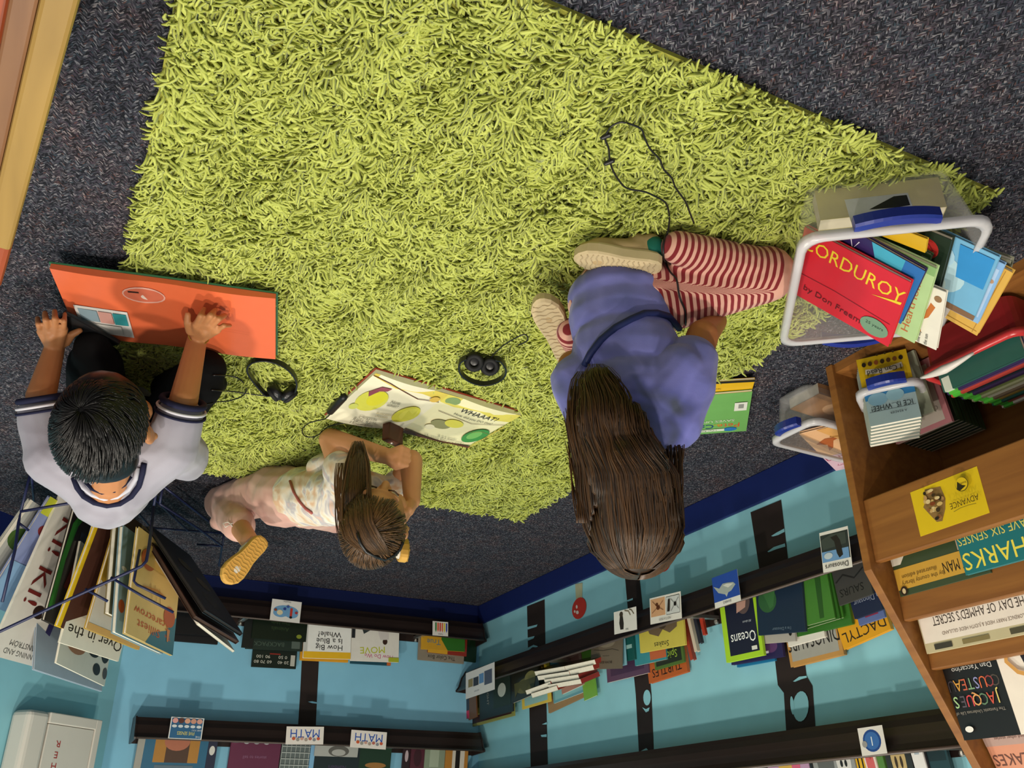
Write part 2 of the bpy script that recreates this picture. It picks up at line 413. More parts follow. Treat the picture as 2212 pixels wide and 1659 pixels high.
mb = MB(); mb.box(Vector((-1.883, Y0+0.02, 0.0))-bo, Vector((-1.565, Y1-0.02, BKF))-bo); mb.build('bottom_board', WOOD, bk)

# ---------------------------------------------------------------- low wooden play table at the right edge
tb = empty('play_table', (0.25, 0.6, 0), 'low wooden play table with pale edging and orange top beside the open carpet', 'table')
to = Vector(tb.location); ZT = 0.42
dv = Vector((0.032, 0.348, 0)).normalized(); nv = Vector((dv.y, -dv.x, 0))
A = Vector((0.062, 0.577, 0)) - dv*0.75
def strip(n0, n1, z0, z1, l0, l1, name, m, bevel=0.003):
    mb = MB(); P = [A+dv*l0+nv*n0, A+dv*l1+nv*n0, A+dv*l1+nv*n1, A+dv*l0+nv*n1]
    mb.prism([p+Vector((0, 0, z0))-to for p in P], (0, 0, z1-z0)); return mb.build(name, m, tb, bevel=bevel)
strip(0.0, 0.026, ZT-0.03, ZT, 0, 1.145, 'edging', PALEWOOD, 0.004)
strip(0.026, 0.046, ZT-0.03, ZT-0.004, 0, 1.145, 'inner_rail', BROWNWOOD)
strip(0.046, 0.5, ZT-0.05, ZT-0.018, 0, 1.145, 'table_top', ORANGEWOOD)
strip(0.004, 0.03, 0.0, ZT-0.03, 0, 1.10, 'apron', BROWNWOOD)
strip(0.0, 0.5, ZT-0.05, ZT-0.012, 1.146, 1.26, 'end_flap', ORANGEWOOD, 0.006)
strip(0.006, 0.05, 0.0, ZT-0.05, 1.11, 1.25, 'leg', BROWNWOOD, 0.012)
for (px_, py_) in ((28, 95), (12, 140)):
    p = atz(px_, py_, ZT-0.018)
    mb = MB(); mb.tube([p-to, p+Vector((0, 0, 0.012))-to], 0.0085, seg=16); mb.build('knob', M('#241c1a', 0.4), tb, bevel=0.002)

# ---------------------------------------------------------------- green shag rug
rug_quad = [Vector(p) for p in ((0.005, 0.715, 0), (-0.075, 2.62, 0), (-1.445, 2.585, 0), (-1.335, 0.685, 0))]
RUGZ = 0.008
def in_quad(P, q):
    ok = np.ones(len(P), bool)
    for i in range(len(q)):
        a = q[i]; b2 = q[(i+1) % len(q)]
        ok &= ((b2[0]-a[0])*(P[:, 1]-a[1])-(b2[1]-a[1])*(P[:, 0]-a[0])) > 0
    return ok
# ================================================================ books
PRESS = []
PAPER = M('#e9e1cf', 0.8, 0.2, 0.05, 90)
PAPERD = M('#d8cdb4', 0.8, 0.2, 0.05, 90)
def book_parts(t, w, h, th, cover, art=(), hard=True, spine=None, pages=None, y_front=0.0):
    """book standing with its front cover on local y = y_front facing -y; x 0..w, z 0..h; the spine on the x = 0 side"""
    ct = 0.0022 if hard else 0.0007; ov = 0.0035 if hard else 0.0004
    cm_ = M(cover, 0.33, 0.5, 0.03, 30)
    mb = MB()
    yf = y_front
    mb.box((0, yf, 0), (w, yf+ct, h), cm_)
    mb.box((0, yf+th-ct, 0), (w, yf+th, h), cm_)
    mb.box((0, yf+ct, 0), (ct, yf+th-ct, h), M(spine, 0.33, 0.5, 0.03, 30) if spine else cm_)
    mb.build('cover', parent=t, bevel=0.0006 if hard else 0, bseg=1)
    mb = MB(); mb.box((ct+0.0002, yf+ct+0.0002, ov), (w-ov, yf+th-ct-0.0002, h-ov), pages or PAPER); mb.build('pages', parent=t)
    if art:
        A_, T_ = MB(), Texts(); art_into(A_, T_, art, w, h, yf)
        if A_.v: A_.build('cover_picture', parent=t)
        T_.build('title', parent=t)
def book(label, o, xd, zd, w, h, th, cover, art=(), group=None, hard=True, spine=None, name='picture_book', pages=None):
    t = empty(name, (0, 0, 0), label, 'book', group)
    t.matrix_world = frame_matrix(o, xd, zd)
    book_parts(t, w, h, th, cover, art, hard, spine, pages)
    return t
WALLN = {'L': Vector((1, 0, 0)), 'B': Vector((0, -1, 0))}
def on_wall(wall, p, d):
    return atx(p[0], p[1], XL+d) if wall == 'L' else aty(p[0], p[1], YB-d)
GZ = {'LL': ZLL, 'LU': ZLU, 'BL': ZBL, 'BU': ZBU}
def gbook(shelf, a, b_, d, th, cover, label, art=(), db=None, h=None, group=None, hard=True, spine=None):
    """book in a gutter: a, b_ are the ends of its top edge as measured in the photograph, d the distance of the
    cover's top edge from the wall, db the distance at the foot"""
    wall = shelf[0]; n = WALLN[wall]
    A_, B_ = on_wall(wall, a, d), on_wall(wall, b_, d)
    xd = B_-A_; w = xd.length
    zf = GZ[shelf]+0.009
    db = 0.062 if db is None else db
    hh = min(A_.z, B_.z)-zf
    up = (Vector((0, 0, hh)) - n*(db-d)).normalized()
    x = xd.normalized(); up = (up - x*up.dot(x)).normalized()
    if h is None:
        h = (min(A_.z, B_.z + 0)-zf)/up.z
        # the lower of the two bottom corners stands on the shelf floor
    o = A_ - up*h
    return book(label, o, xd, up, w, h, th, cover, art, group or 'books in the gutter shelves', hard, spine)
def gbook_top(shelf, a, b_, zt, d, th, cover, label, art=(), db=0.06, group=None, hard=True):
    """book whose top runs out of the picture: a, b_ measured on its cover just over the shelf lip, zt its height over the shelf"""
    wall = shelf[0]; n = WALLN[wall]; z0 = GZ[shelf]+0.009
    A_, B_ = on_wall(wall, a, (d+db)/2+0.01), on_wall(wall, b_, (d+db)/2+0.01)
    up = (Vector((0, 0, zt)) - n*(db-d)).normalized()
    ax = Vector((0, 1, 0)) if wall == 'L' else Vector((1, 0, 0))
    sA, sB = A_.dot(ax), B_.dot(ax)
    o = (Vector((XL+db, sA, z0)) if wall == 'L' else Vector((sA, YB-db, z0)))
    return book(label, o, ax, up, sB-sA, zt, th, cover, art, group or 'books in the gutter shelves', hard)

# ---- lower shelf on the left wall, from the bookcase towards the corner
gbook('LL', (1925,1359), (1823,1404), 0.022, 0.012, '#d79a1e', 'yellow picture book with DACTYL lettering behind the others beside the bookcase', [('t','DACTYL',.5,.83,.13,'#2a2013'),('r',.04,.02,.96,.3,'#b8791a')], db=0.030)
gbook('LL', (1912,1333), (1856,1352), 0.040, 0.007, '#5a6a9c', 'periwinkle thin book with a red patch next to the bookcase', [('r',.2,.7,.7,.93,'#8a2f4a')], db=0.045)
gbook('LL', (1907,1316), (1846,1338), 0.050, 0.008, '#1c2540', 'navy book on a dinosaur with grey script, next to the bookcase', [('t','a Dinosaur',.45,.76,.085,'#8a90a0')], db=0.055)
gbook('LL', (1886,1283), (1813,1309), 0.068, 0.006, '#3d3c3a', 'charcoal library-wrapped book in front nearest the bookcase', [('t','SAURS',.55,.74,.15,'#191817'),('s',[(.1,.5),(.4,.62),(.7,.5),(.95,.6)],.004,'#22201e')], db=0.070)
gbook('LL', (1823,1414), (1708,1442), 0.018, 0.013, '#b98a4c', 'tan book with DINOSAURS in tall black capitals, tallest at the back', [('r',.06,.5,.94,.95,'#9c9a92'),('t','DINOSAURS',.5,.70,.17,'#1b1714','c',0,.72),('r',.06,.08,.94,.46,'#7a5a34')], db=0.022)
gbook('LL', (1841,1348), (1722,1376), 0.036, 0.010, '#356b26', 'bright green book of leaves, widest of the green ones', [('p',[(.1,.1),(.3,.9),(.4,.9),(.25,.1)],'#4f8a35'),('p',[(.5,.1),(.6,.9),(.72,.9),(.66,.1)],'#274f1d')], db=0.040)
for i, (a, b_) in enumerate((((1822,1334), (1742,1356)), ((1815,1336), (1743,1358)), ((1804,1335), (1742,1352)))):
    gbook('LL', a, b_, 0.048+0.007*i, 0.005, ('#3f7a2b', '#2e5e20', '#447a30')[i], 'thin green paperback with white page tops in the close green cluster of three', [('p',[(.2,.1),(.35,.95),(.5,.95),(.42,.1)],'#2a5220')], db=0.050+0.007*i, hard=False, group='thin green paperbacks on the lower toadstool-wall shelf')
gbook('LL', (1782,1376), (1703,1398), 0.030, 0.008, '#dcd8cc', 'white-topped book lying behind the dark blue one', [('r',.05,.1,.95,.7,'#3c3830')], db=0.032)
gbook('LL', (1740,1364), (1638,1373), 0.070, 0.008, '#1d2c3f', 'dark slate-blue dinosaur book in front, with green plates drawn on it', [('e',.75,.45,.2,.2,'#2f5a33'),('p',[(.55,.2),(.62,.55),(.7,.6),(.8,.4),(.9,.25)],'#39693a'),('t',"I'm a Dinosaur",.48,.9,.055,'#66788a')], db=0.073)
gbook('LL', (1718,1385), (1643,1391), 0.046, 0.008, '#a9a49a', 'grey board book with black dot just behind the slate-blue book', [('e',.12,.86,.05,.06,'#16130f'),('e',.9,.86,.03,.04,'#6a5a3c')], db=0.05)
gbook('LL', (1692,1418), (1580,1437), 0.030, 0.010, '#2a2350', 'deep purple book half hidden behind the lime-framed one', [('e',.2,.85,.12,.08,'#5a3a68'),('r',.25,.9,.36,.93,'#cfc8d8')], db=0.034)
gbook('LL', (1674,1427), (1592,1442), 0.016, 0.008, '#1c6f9c', 'blue book at the very back behind the lime-framed one', [('r',.05,.8,.95,.95,'#2a8ab8')], db=0.02)
gbook('LL', (1650,1415), (1569,1432), 0.058, 0.010, '#a4cf2b', 'lime-framed book with Oceans in white on dark blue', [('r',.08,.05,.86,.93,'#1a1d30'),('t','Oceans',.46,.66,.155,'#eef0ee','c',0,.8),('e',.36,.24,.2,.19,'#5a4a48'),('e',.42,.27,.13,.1,'#2a1818'),('p',[(.2,.1),(.3,.35),(.55,.4),(.5,.2),(.42,.08)],'#b98f80'),('r',.62,.06,.76,.2,'#c9c9c2'),('t','All about',.3,.52,.035,'#aeb4bc'),('r',.12,.86,.26,.91,'#d8d8d0')], db=0.064)
# the snake and spider books
gbook('LL', (1485,1451), (1402,1477), 0.020, 0.012, '#b55a24', 'orange book with heavy black letters at the back near the third trunk', [('t','TURTLES',.5,.80,.15,'#20140e','c',.0,1.0),('r',.05,.1,.95,.6,'#8c4a20')], db=0.024)
gbook('LL', (1478,1430), (1415,1448), 0.034, 0.008, '#4d6a2c', 'green book with Spiders in lime letters', [('r',.06,.3,.94,.95,'#23291c'),('t','Spiders',.5,.74,.15,'#93b23a','c',0,.95),('r',.1,.1,.9,.28,'#5e7e34')], db=0.038)
gbook('LL', (1440,1424), (1372,1439), 0.040, 0.006, '#3b8a94', 'thin teal and orange paperback beside the green spider book', [('r',.0,.55,.5,.95,'#b8603a')], db=0.044, hard=False)
gbook('LL', (1480,1393), (1383,1411), 0.062, 0.008, '#c9b94e', 'yellow book with Snakes in black', [('t','Snakes',.5,.80,.16,'#2c2a1c','c',0,1.15),('p',[(.1,.02),(.14,.5),(.3,.62),(.45,.5),(.55,.66),(.75,.55),(.9,.05)],'#6c5a44'),('e',.45,.35,.1,.14,'#463a2e')], db=0.066)
for i, x in enumerate((1488, 1497, 1506, 1515)):
    gbook('LL', (x+9, 1424-18*i), (x+3, 1427-18*i), 0.035+0.010*i, 0.016-0.002*i, ('#9c3b24', '#c8b8a4', '#2b2a33', '#a4331f')[i], ('rust-red book end', 'cream book end', 'black book end', 'scarlet book end')[i] + ' standing edge-on right beside the yellow snake book', db=0.045+0.008*i)
gbook('LL', (1371,1424), (1336,1432), 0.050, 0.010, '#14504c', 'dark teal hardback standing narrow beside the snake book', [('r',.1,.6,.5,.7,'#8fb4ae')], db=0.055)
gbook('LL', (1352,1436), (1330,1441), 0.060, 0.006, '#7fb4c4', 'pale blue thin book between dark teal and grey-brown ones', db=0.064)
gbook('LL', (1402,1453), (1312,1475), 0.026, 0.008, '#5a3f58', 'plum-coloured paperback at the back left of the orange one', [('r',.1,.6,.9,.9,'#46304a')], db=0.03, hard=False)
gbook('LL', (1343,1444), (1276,1446), 0.074, 0.004, '#6e6252', 'grey-brown paperback with an old engraving, in front', [('s',[(.1,.55),(.3,.5),(.6,.53),(.9,.5)],.002,'#3c352c'),('t','BROWN BEAR',.5,.80,.07,'#332c24'),('t','and other stories',.5,.66,.035,'#463e33'),('e',.5,.3,.3,.16,'#857a68')], db=0.074, hard=False)
# the slipped pile of thick white-edged paperbacks with red spines, page edges to the room
FAN = [((1222,1449),(1157,1460)),((1232,1460),(1163,1470)),((1288,1435),(1222,1449)),((1284,1447),(1230,1459)),((1252,1467),(1178,1478)),((1257,1477),(1186,1489)),((1192,1482),(1138,1501)),((1206,1491),(1150,1508))]
for i, (a, b_) in enumerate(FAN):
    A_, B_ = on_wall('L', a, 0.095), on_wall('L', b_, 0.095)
    book('white-edged paperback with red spine in the slipped pile', A_, B_-A_, (-1, 0, -0.40), (B_-A_).length, 0.085, 0.0175, ('#57503f', '#4c463a', '#655a45', '#b8a890')[i % 4], (), 'slipped pile of white-edged paperbacks on the lower toadstool-wall shelf', False, '#93322c')
gbook('LL', (1262,1505), (1185,1541), 0.012, 0.008, '#96754a', 'sand-brown book rising highest behind the fanned paperbacks', [('e',.5,.7,.3,.1,'#6e5430')], db=0.016)
gbook('LL', (1268,1492), (1196,1520), 0.020, 0.006, '#5f98a4', 'greyish blue book just in front of the sand-brown one', [('r',.06,.62,.94,.95,'#7bb0b6')], db=0.026, hard=False)
gbook('LL', (1262,1478), (1214,1500), 0.026, 0.006, '#a87a6c', 'dusty pink book between the fan and the greyish blue one', [('r',.1,.3,.9,.8,'#8c5a50')], db=0.03, hard=False)
gbook('LL', (1289,1502), (1262,1514), 0.022, 0.005, '#74a83e', 'leaf-green paperback by the plum-coloured one', db=0.026, hard=False)
gbook('LL', (1190,1515), (1128,1533), 0.030, 0.004, '#d8b83c', 'yellow-edged paperback lying behind the plant-covered book', [('r',.1,.5,.9,.95,'#8fb8b4')], db=0.034, hard=False)
gbook('LL', (1166,1494), (1108,1519), 0.068, 0.005, '#23231b', 'blackish book with yellowish plants on the cover, second cluster from the corner', [('e',.5,.7,.35,.18,'#5c5a34'),('e',.3,.55,.2,.14,'#767244'),('p',[(.1,.6),(.2,.9),(.35,.7),(.5,.92),(.7,.7),(.9,.9),(.9,.55)],'#4b4a2a')], db=0.072, hard=False)
gbook('LL', (1110,1546), (1004,1574), 0.030, 0.008, '#8a8a46', 'olive-edged book at the back nearest the corner but one', [('r',.04,.8,.96,.95,'#3a2224')], db=0.034)
gbook('LL', (1108,1536), (1036,1556), 0.052, 0.007, '#1c2222', 'black book with a white oval seal on its cover', [('e',.36,.52,.13,.15,'#a6aca4'),('r',.05,.1,.55,.85,'#26332c'),('e',.3,.52,.12,.14,'#b6bcb2'),('t','NIGHT',.75,.55,.1,'#8c8c84','c',1.57)], db=0.056)
gbook('LL', (1030,1548), (1012,1556), 0.060, 0.006, '#6a4426', 'brown narrow book beside the pink-edged one', db=0.064)
gbook('LL', (1014,1551), (970,1565), 0.060, 0.008, '#2a2a38', 'dark book with bright pink top edge at the corner end', [('r',.0,.82,1,1,'#c22c54'),('e',.5,.5,.3,.2,'#3c4450')], db=0.066)
# ---- upper shelf on the left wall (feet of the books show over the lip)
UL = [((2040,1620),(1995,1633),'#20383e','dark teal book nearest the bookcase on the higher toadstool-wall shelf',[('r',.1,.1,.9,.4,'#16282c')]),
      ((1996,1629),(1967,1637),'#17161a','black book with a yellow band on the higher toadstool-wall shelf',[('r',.1,.0,.6,.5,'#c89a24')]),
      ((1990,1622),(1966,1629),'#d8d4d0','white narrow book on the higher toadstool-wall shelf',[('r',.3,.1,.7,.3,'#9aa4ac')]),
      ((1962,1622),(1908,1633),'#2a2a28','black book with a beige masked face on the higher toadstool-wall shelf',[('e',.5,.3,.28,.22,'#b8a06c'),('e',.4,.33,.05,.05,'#3a2c1c'),('e',.6,.33,.05,.05,'#3a2c1c'),('e',.5,.2,.06,.05,'#5a4630')]),
      ((1903,1634),(1889,1637),'#4f7a34','slim green book on the higher toadstool-wall shelf',[]),
      ((1888,1637),(1864,1641),'#d8c4b8','cream book with pink blossom on the higher toadstool-wall shelf',[('e',.5,.35,.35,.2,'#c05a58'),('e',.4,.2,.2,.12,'#a8443f')]),
      ((1863,1640),(1844,1644),'#d2a520','yellow book with black stripes on the higher toadstool-wall shelf',[('r',.15,0,.3,1,'#1c1812'),('r',.6,0,.75,1,'#1c1812')]),
      ((1843,1644),(1754,1655),'#8a8c8a','grey book with animal faces on the higher toadstool-wall shelf',[('e',.25,.28,.17,.16,'#c8c6c0'),('e',.68,.27,.2,.18,'#5a5c5a'),('e',.2,.3,.03,.03,'#1a1a1a'),('e',.3,.3,.03,.03,'#1a1a1a')]),
      ((1752,1652),(1746,1653),'#151416','thin black spine on the higher toadstool-wall shelf',[]),
      ((1744,1655),(1656,1667),'#b08aa8','mauve book with a yellow drawing on the higher toadstool-wall shelf',[('e',.5,.25,.25,.12,'#caa44a'),('e',.3,.3,.1,.1,'#c85c78')])]
for i, (a, b_, c, lb, ar) in enumerate(UL):
    gbook_top('LU', a, b_, 0.23+0.012*(i % 4), 0.022, 0.010, c, lb, ar, db=0.045+0.006*(i % 3), group='books in the higher toadstool-wall shelf')
# ---- lower shelf on the back wall
gbook('BL', (639,1445), (543,1440), 0.022, 0.010, '#15201b', 'black book of counting numbers at the back, tallest of its cluster', [('t','60 70 80',.76,.885,.055,'#c9c6ba','c',0,1.2),('t','90 100',.76,.80,.055,'#c9c6ba','c',0,1.2),('t','20 40',.30,.885,.055,'#c9c6ba','c',0,1.2),('t','0 50',.32,.80,.055,'#c9c6ba','c',0,1.2),('r',.04,.78,.14,.96,'#b8b6ac'),('r',.38,.765,.62,.785,'#8c2a20')], db=0.026)
gbook('BL', (653,1407), (530,1401), 0.040, 0.010, '#23302a', 'dark grey-green book with pale page tops behind the darkest green one', [('r',.05,.72,.2,.95,'#55615a'),('t','BACKPACK',.6,.82,.11,'#4a5a4e')], db=0.044)
gbook('BL', (661,1387), (543,1378), 0.060, 0.010, '#101c10', 'black-green book with dull green title in front, below the magnet card', [('t','Animals',.5,.62,.13,'#2e3f24'),('t','That Help',.5,.45,.11,'#2e3f24'),('e',.14,.86,.05,.06,'#7f8a2c')], db=0.064)
gbook('BL', (545,1400), (522,1398), 0.050, 0.012, '#1a1d1c', 'narrow black book end left standing next to the dark green ones', db=0.054)
gbook('BL', (752,1431), (648,1426), 0.024, 0.010, '#d99a24', 'amber book peeping over the whale book', db=0.028)
gbook('BL', (757,1424), (655,1421), 0.056, 0.012, '#ecebe6', 'white book asking How Big Is a Blue Whale, with a yellow band', [('r',0,.86,1,1,'#e6b422'),('t','How Big',.47,.715,.125,'#17161a','c',0,1.1),('t','Is a Blue',.47,.575,.125,'#17161a','c',0,1.1),('t','Whale?',.47,.435,.125,'#17161a','c',0,1.1),('r',.93,0,1,.86,'#c4c4be')], db=0.062)
gbook('BL', (844,1438), (757,1433), 0.026, 0.009, '#1f4a5a', 'dark teal book peeping over the white one with dancers', [('r',.0,.9,.1,1,'#c8662c')], db=0.03)
gbook('BL', (861,1431), (757,1427), 0.052, 0.010, '#e2ddd4', 'white book with moving figures and How Do We Move lettering', [('t','How Do We',.42,.84,.1,'#c2447c','c',-.05),('t','MOVE',.56,.68,.16,'#b9c022','c',.06,1.1),('e',.3,.55,.05,.07,'#3a241c'),('p',[(.22,.5),(.4,.52),(.46,.3),(.36,.2),(.24,.3)],'#cfc8c4'),('p',[(.2,.2),(.36,.22),(.4,.05),(.2,.05)],'#c24a4e'),('p',[(.6,.3),(.75,.4),(.85,.1),(.66,.08)],'#31393a'),('e',.8,.1,.07,.08,'#5a86b0'),('r',.0,.9,.22,1,'#a8b02c'),('r',.93,.05,1,.5,'#23262a')], db=0.058)
gbook('BL', (1028,1431), (925,1417), 0.020, 0.012, '#18301b', 'dark green book at the corner end, behind the others', db=0.024)
gbook('BL', (1002,1434), (903,1425), 0.030, 0.010, '#8c8272', 'grey-beige book titled The Color Box under the crayon card', [('t','The Color Box',.5,.84,.12,'#2a241e','c',0,.85),('r',.04,.05,.96,.7,'#7c7264')], db=0.034)
gbook('BL', (1008,1418), (924,1409), 0.046, 0.007, '#8c2f22', 'red-brown book between the beige and the yellow-green one', [('r',.5,.85,1,1,'#d0a02c')], db=0.05)
gbook('BL', (1004,1408), (910,1402), 0.062, 0.008, '#c9982a', 'yellow and green nature book in front under the crayon card', [('p',[(0,0),(0,1),(.4,1),(.55,.6),(.5,0)],'#2f6a22'),('t','True',.72,.62,.22,'#5a7a8a')], db=0.066)
gbook('BL', (470,1392), (372,1384), 0.030, 0.014, '#17181b', 'black book with white page tops half hidden by the wire rack', [('r',.1,.2,.9,.6,'#22262a')], db=0.034)
gbook('BL', (464,1374), (376,1368), 0.056, 0.010, '#101215', 'second black book in front of it behind the wire rack', db=0.06)
# ---- upper shelf on the back wall
BU = [((322,1632),(294,1630),'#9a978e','grey narrow book at the cabinet end of the upper back shelf',[]),
      ((447,1641),(309,1632),'#245e7c','blue book with an amber portrait picture on the upper back shelf',[('r',.14,.12,.84,.62,'#a8742c'),('r',.3,.2,.66,.62,'#4a3020'),('e',.5,.3,.2,.14,'#a8644a'),('r',.2,.66,.8,.76,'#566a78'),('r',.25,.8,.75,.86,'#8c6c3c')]),
      ((466,1644),(446,1642),'#1b1d36','dark blue book with a round white badge on the upper back shelf',[('e',.5,.4,.3,.07,'#d0ccc4')]),
      ((604,1651),(495,1645),'#5c1638','maroon book with pale shapes on the upper back shelf',[('e',.3,.25,.07,.06,'#a8a4a6'),('e',.5,.25,.07,.06,'#9a969a'),('e',.7,.25,.07,.06,'#a8a4a6'),('t','stories to tell',.5,.5,.06,'#8a5a78'),('r',0,.86,1,1,'#b0324a')]),
      ((668,1655),(606,1651),'#5c6260','grey book covered with a pale grid on the upper back shelf',[('r',.02+.16*i,0,.04+.16*i,1,'#a8aca8') for i in range(7)]+[('r',0,.1+.1*i,1,.115+.1*i,'#a8aca8') for i in range(9)]),
      ((679,1656),(669,1655),'#79a8cc','slim sky-blue book on the upper back shelf',[]),
      ((845,1662),(679,1655),'#151a1c','wide black and green book on the upper back shelf',[('r',.0,0,.42,1,'#16301c'),('e',.2,.6,.14,.05,'#9a6a34'),('t','Numbers',.7,.62,.07,'#4a3a5a')]),
      ((886,1664),(871,1663),'#2a1418','dark book end with a white mark on the upper back shelf',[('e',.5,.4,.25,.1,'#b8a4a8')]),
      ((917,1665),(888,1664),'#52222e','wine-red book on the upper back shelf',[('e',.5,.4,.3,.15,'#3a1820')]),
      ((962,1668),(918,1665),'#84907a','sage book with a pale frame on the upper back shelf',[('r',.3,.1,.75,.6,'#a0aa94')]),
      ((1012,1671),(963,1668),'#b07a34','orange-brown book with a white framed black block on the upper back shelf',[('r',.16,.1,.7,.7,'#cfc8ba'),('r',.36,.12,.56,.66,'#1c1714')])]
for i, (a, b_, c, lb, ar) in enumerate(BU):
    gbook_top('BU', a, b_, 0.22+0.01*(i % 3), 0.02, 0.011, c, lb, ar, db=0.05, group='books in the upper back gutter shelf')
gbook_top('BU', (775,1641), (681,1637), 0.105, 0.045, 0.006, '#a7a49e', 'silver-grey book standing low in front of the black and green one', [('e',.45,.8,.24,.2,'#5a5650'),('e',.45,.85,.16,.12,'#a7a49e'),('r',.0,.2,.2,.6,'#3a4438')], db=0.064)

# ---------------------------------------------------------------- face-out books on the sloping bookcase
def tier_book(i, top_far, top_near, w, cover, label, art, th=0.008, d_extra=0.0, hard=True):
    """top_far: measured far upper corner; the book stands behind lip i and leans on the lip above"""
    xf, zb, zt = TIERS[i]
    foot = Vector((xf-0.0245-max(0, d_extra), 0, zb+0.0215))
    if i < 3: head = Vector((TIERS[i+1][0]+0.003+th+d_extra*-1.0, 0, TIERS[i+1][2]))
    else: head = foot + Vector((-0.36, 0, 0.93))
    if i == 2: head = Vector((TIERS[3][0]+0.004+th, 0, TIERS[3][2]))
    up = (head-foot).normalized(); n = Vector((up.z, 0, -up.x))
    p = atp(top_far[0], top_far[1], foot, n); q = atp(top_near[0], top_near[1], foot, n)
    h = (p-foot).dot(up); y1 = min(p.y, Y1-0.024)
    o = Vector((foot.x, y1-w, foot.z))
    return book(label, o, (0, 1, 0), up, w, h, th, cover, art, 'face-out books on the sloping bookcase', hard)
tier_book(0, (1945,1290), (2087,1248), 0.215, '#38452b', 'dark green and amber book ending in MAN on the lowest tier', [('r',0,.70,1,.93,'#c19436'),('t','RIGHT MAN',.455,.77,.13,'#1d170f','r'),('t','by the county library',.70,.85,.05,'#6d5220'),('t','illustrated edition',.72,.78,.05,'#6d5220'),('p',[(.55,.3),(1,.3),(1,.66),(.9,.66),(.78,.5),(.6,.42)],'#cfc6b4'),('e',.66,.45,.035,.06,'#3a2a1c'),('r',.0,.5,.22,.68,'#5a4634'),('r',.22,.48,.25,.69,'#b89a80'),('e',.93,.95,.04,.05,'#2a1c10'),('e',.93,.95,.02,.03,'#c8b48a')], d_extra=0.010)
tier_book(0, (2086,1243), (2212,1205), 0.235, '#1c6c70', 'teal book shouting SHARKS HAVE SIX SENSES in yellow capitals', [('t','SHARKS',.985,.78,.2,'#e0d04c','r',0,.92),('t','HAVE SIX SENSES',.985,.60,.105,'#d2c866','r',0,.85),('e',.4,.3,.3,.12,'#3c8a90')], d_extra=-0.002)
tier_book(1, (2002,1413), (2212,1372), 0.30, '#b7ab86', 'cream book with a long pale title band, on the second tier of the bookcase', [('r',.02,.03,.2,.2,'#5a4a34'),('r',.3,.02,.5,.14,'#3c3a30'),('r',.62,.02,.85,.16,'#6a5c3c'),('r',.1,.9,.35,.97,'#4a4430'),('r',.5,.91,.7,.97,'#7a6c44'),('r',.78,.9,.92,.97,'#39352a'),('r',.05,.30,.985,.87,'#ddd2c4'),('t',"THE DAY OF AHMED'S SECRET",.52,.55,.13,'#3d322a','c',0,.62),('t','FLORENCE PARRY HEIDE & JUDITH HEIDE GILLILAND',.52,.76,.05,'#8a7a6c','c',0,.8),('t','ILLUSTRATED BY TED LEWIN',.52,.38,.05,'#8a7a6c','c',0,.9),('e',.03,.3,.03,.1,'#23306c')], d_extra=0.002)
tier_book(2, (2062,1602), (2182,1586), 0.33, '#e6dacb', 'black and cream book with multicoloured capitals and a dark diver figure on the bookcase', [('r',.62,0,1,1,'#131212'),('t','Dan Yaccarino',.80,.30,.055,'#cfcac2','c',0,1.1)]+
    [('t',ch,.665+.043*k,.42,.125,c,'c',0,.8) for k,(ch,c) in enumerate(zip('COUSTEAU',('#4a4038','#8a3a3a','#d0643a','#8c8cb8','#7a9a74','#b8583c','#c8903c','#3a3238')))]+
    [('t',ch,.675+.048*k,.58,.125,c,'c',0,.8) for k,(ch,c) in enumerate(zip('JACQUES',('#d8c46a','#c8503c','#5c7a5c','#d89a5a','#d2424a','#544a54','#a4c88a')))]+
    [('t','The Fantastic Undersea Life of',.82,.73,.035,'#8c8378'),('e',.93,.9,.028,.03,'#e8e4dc'),
     ('p',[(.36,.0),(.40,.2),(.47,.2),(.50,.0)],'#1d1622'),('p',[(.38,.24),(.44,.26),(.46,.24),(.43,.5),(.36,.62),(.28,.72),(.22,.66),(.30,.5),(.34,.35)],'#1d1622'),('s',[(.47,.1),(.53,.2),(.55,.33),(.50,.44),(.44,.48)],.008,'#c8924a'),('s',[(.36,.215),(.48,.215)],.004,'#d8d2c8'),('e',.26,.72,.05,.06,'#c88a4a')], d_extra=-0.004)
tier_book(3, (2135,1790), (2212,1770), 0.26, '#c8876a', 'peach-coloured book about SNOWFLAKES, highest on the bookcase', [('r',0,.0,1,.35,'#a68a80'),('t','Mother Loved',.98,.56,.075,'#4a2c24','r',0,1),('t','SNOWFLAKES',.985,.42,.10,'#5c3428','r',0,.9),('t','and other stories',.9,.28,.03,'#7a5a50','r')], d_extra=0.0)
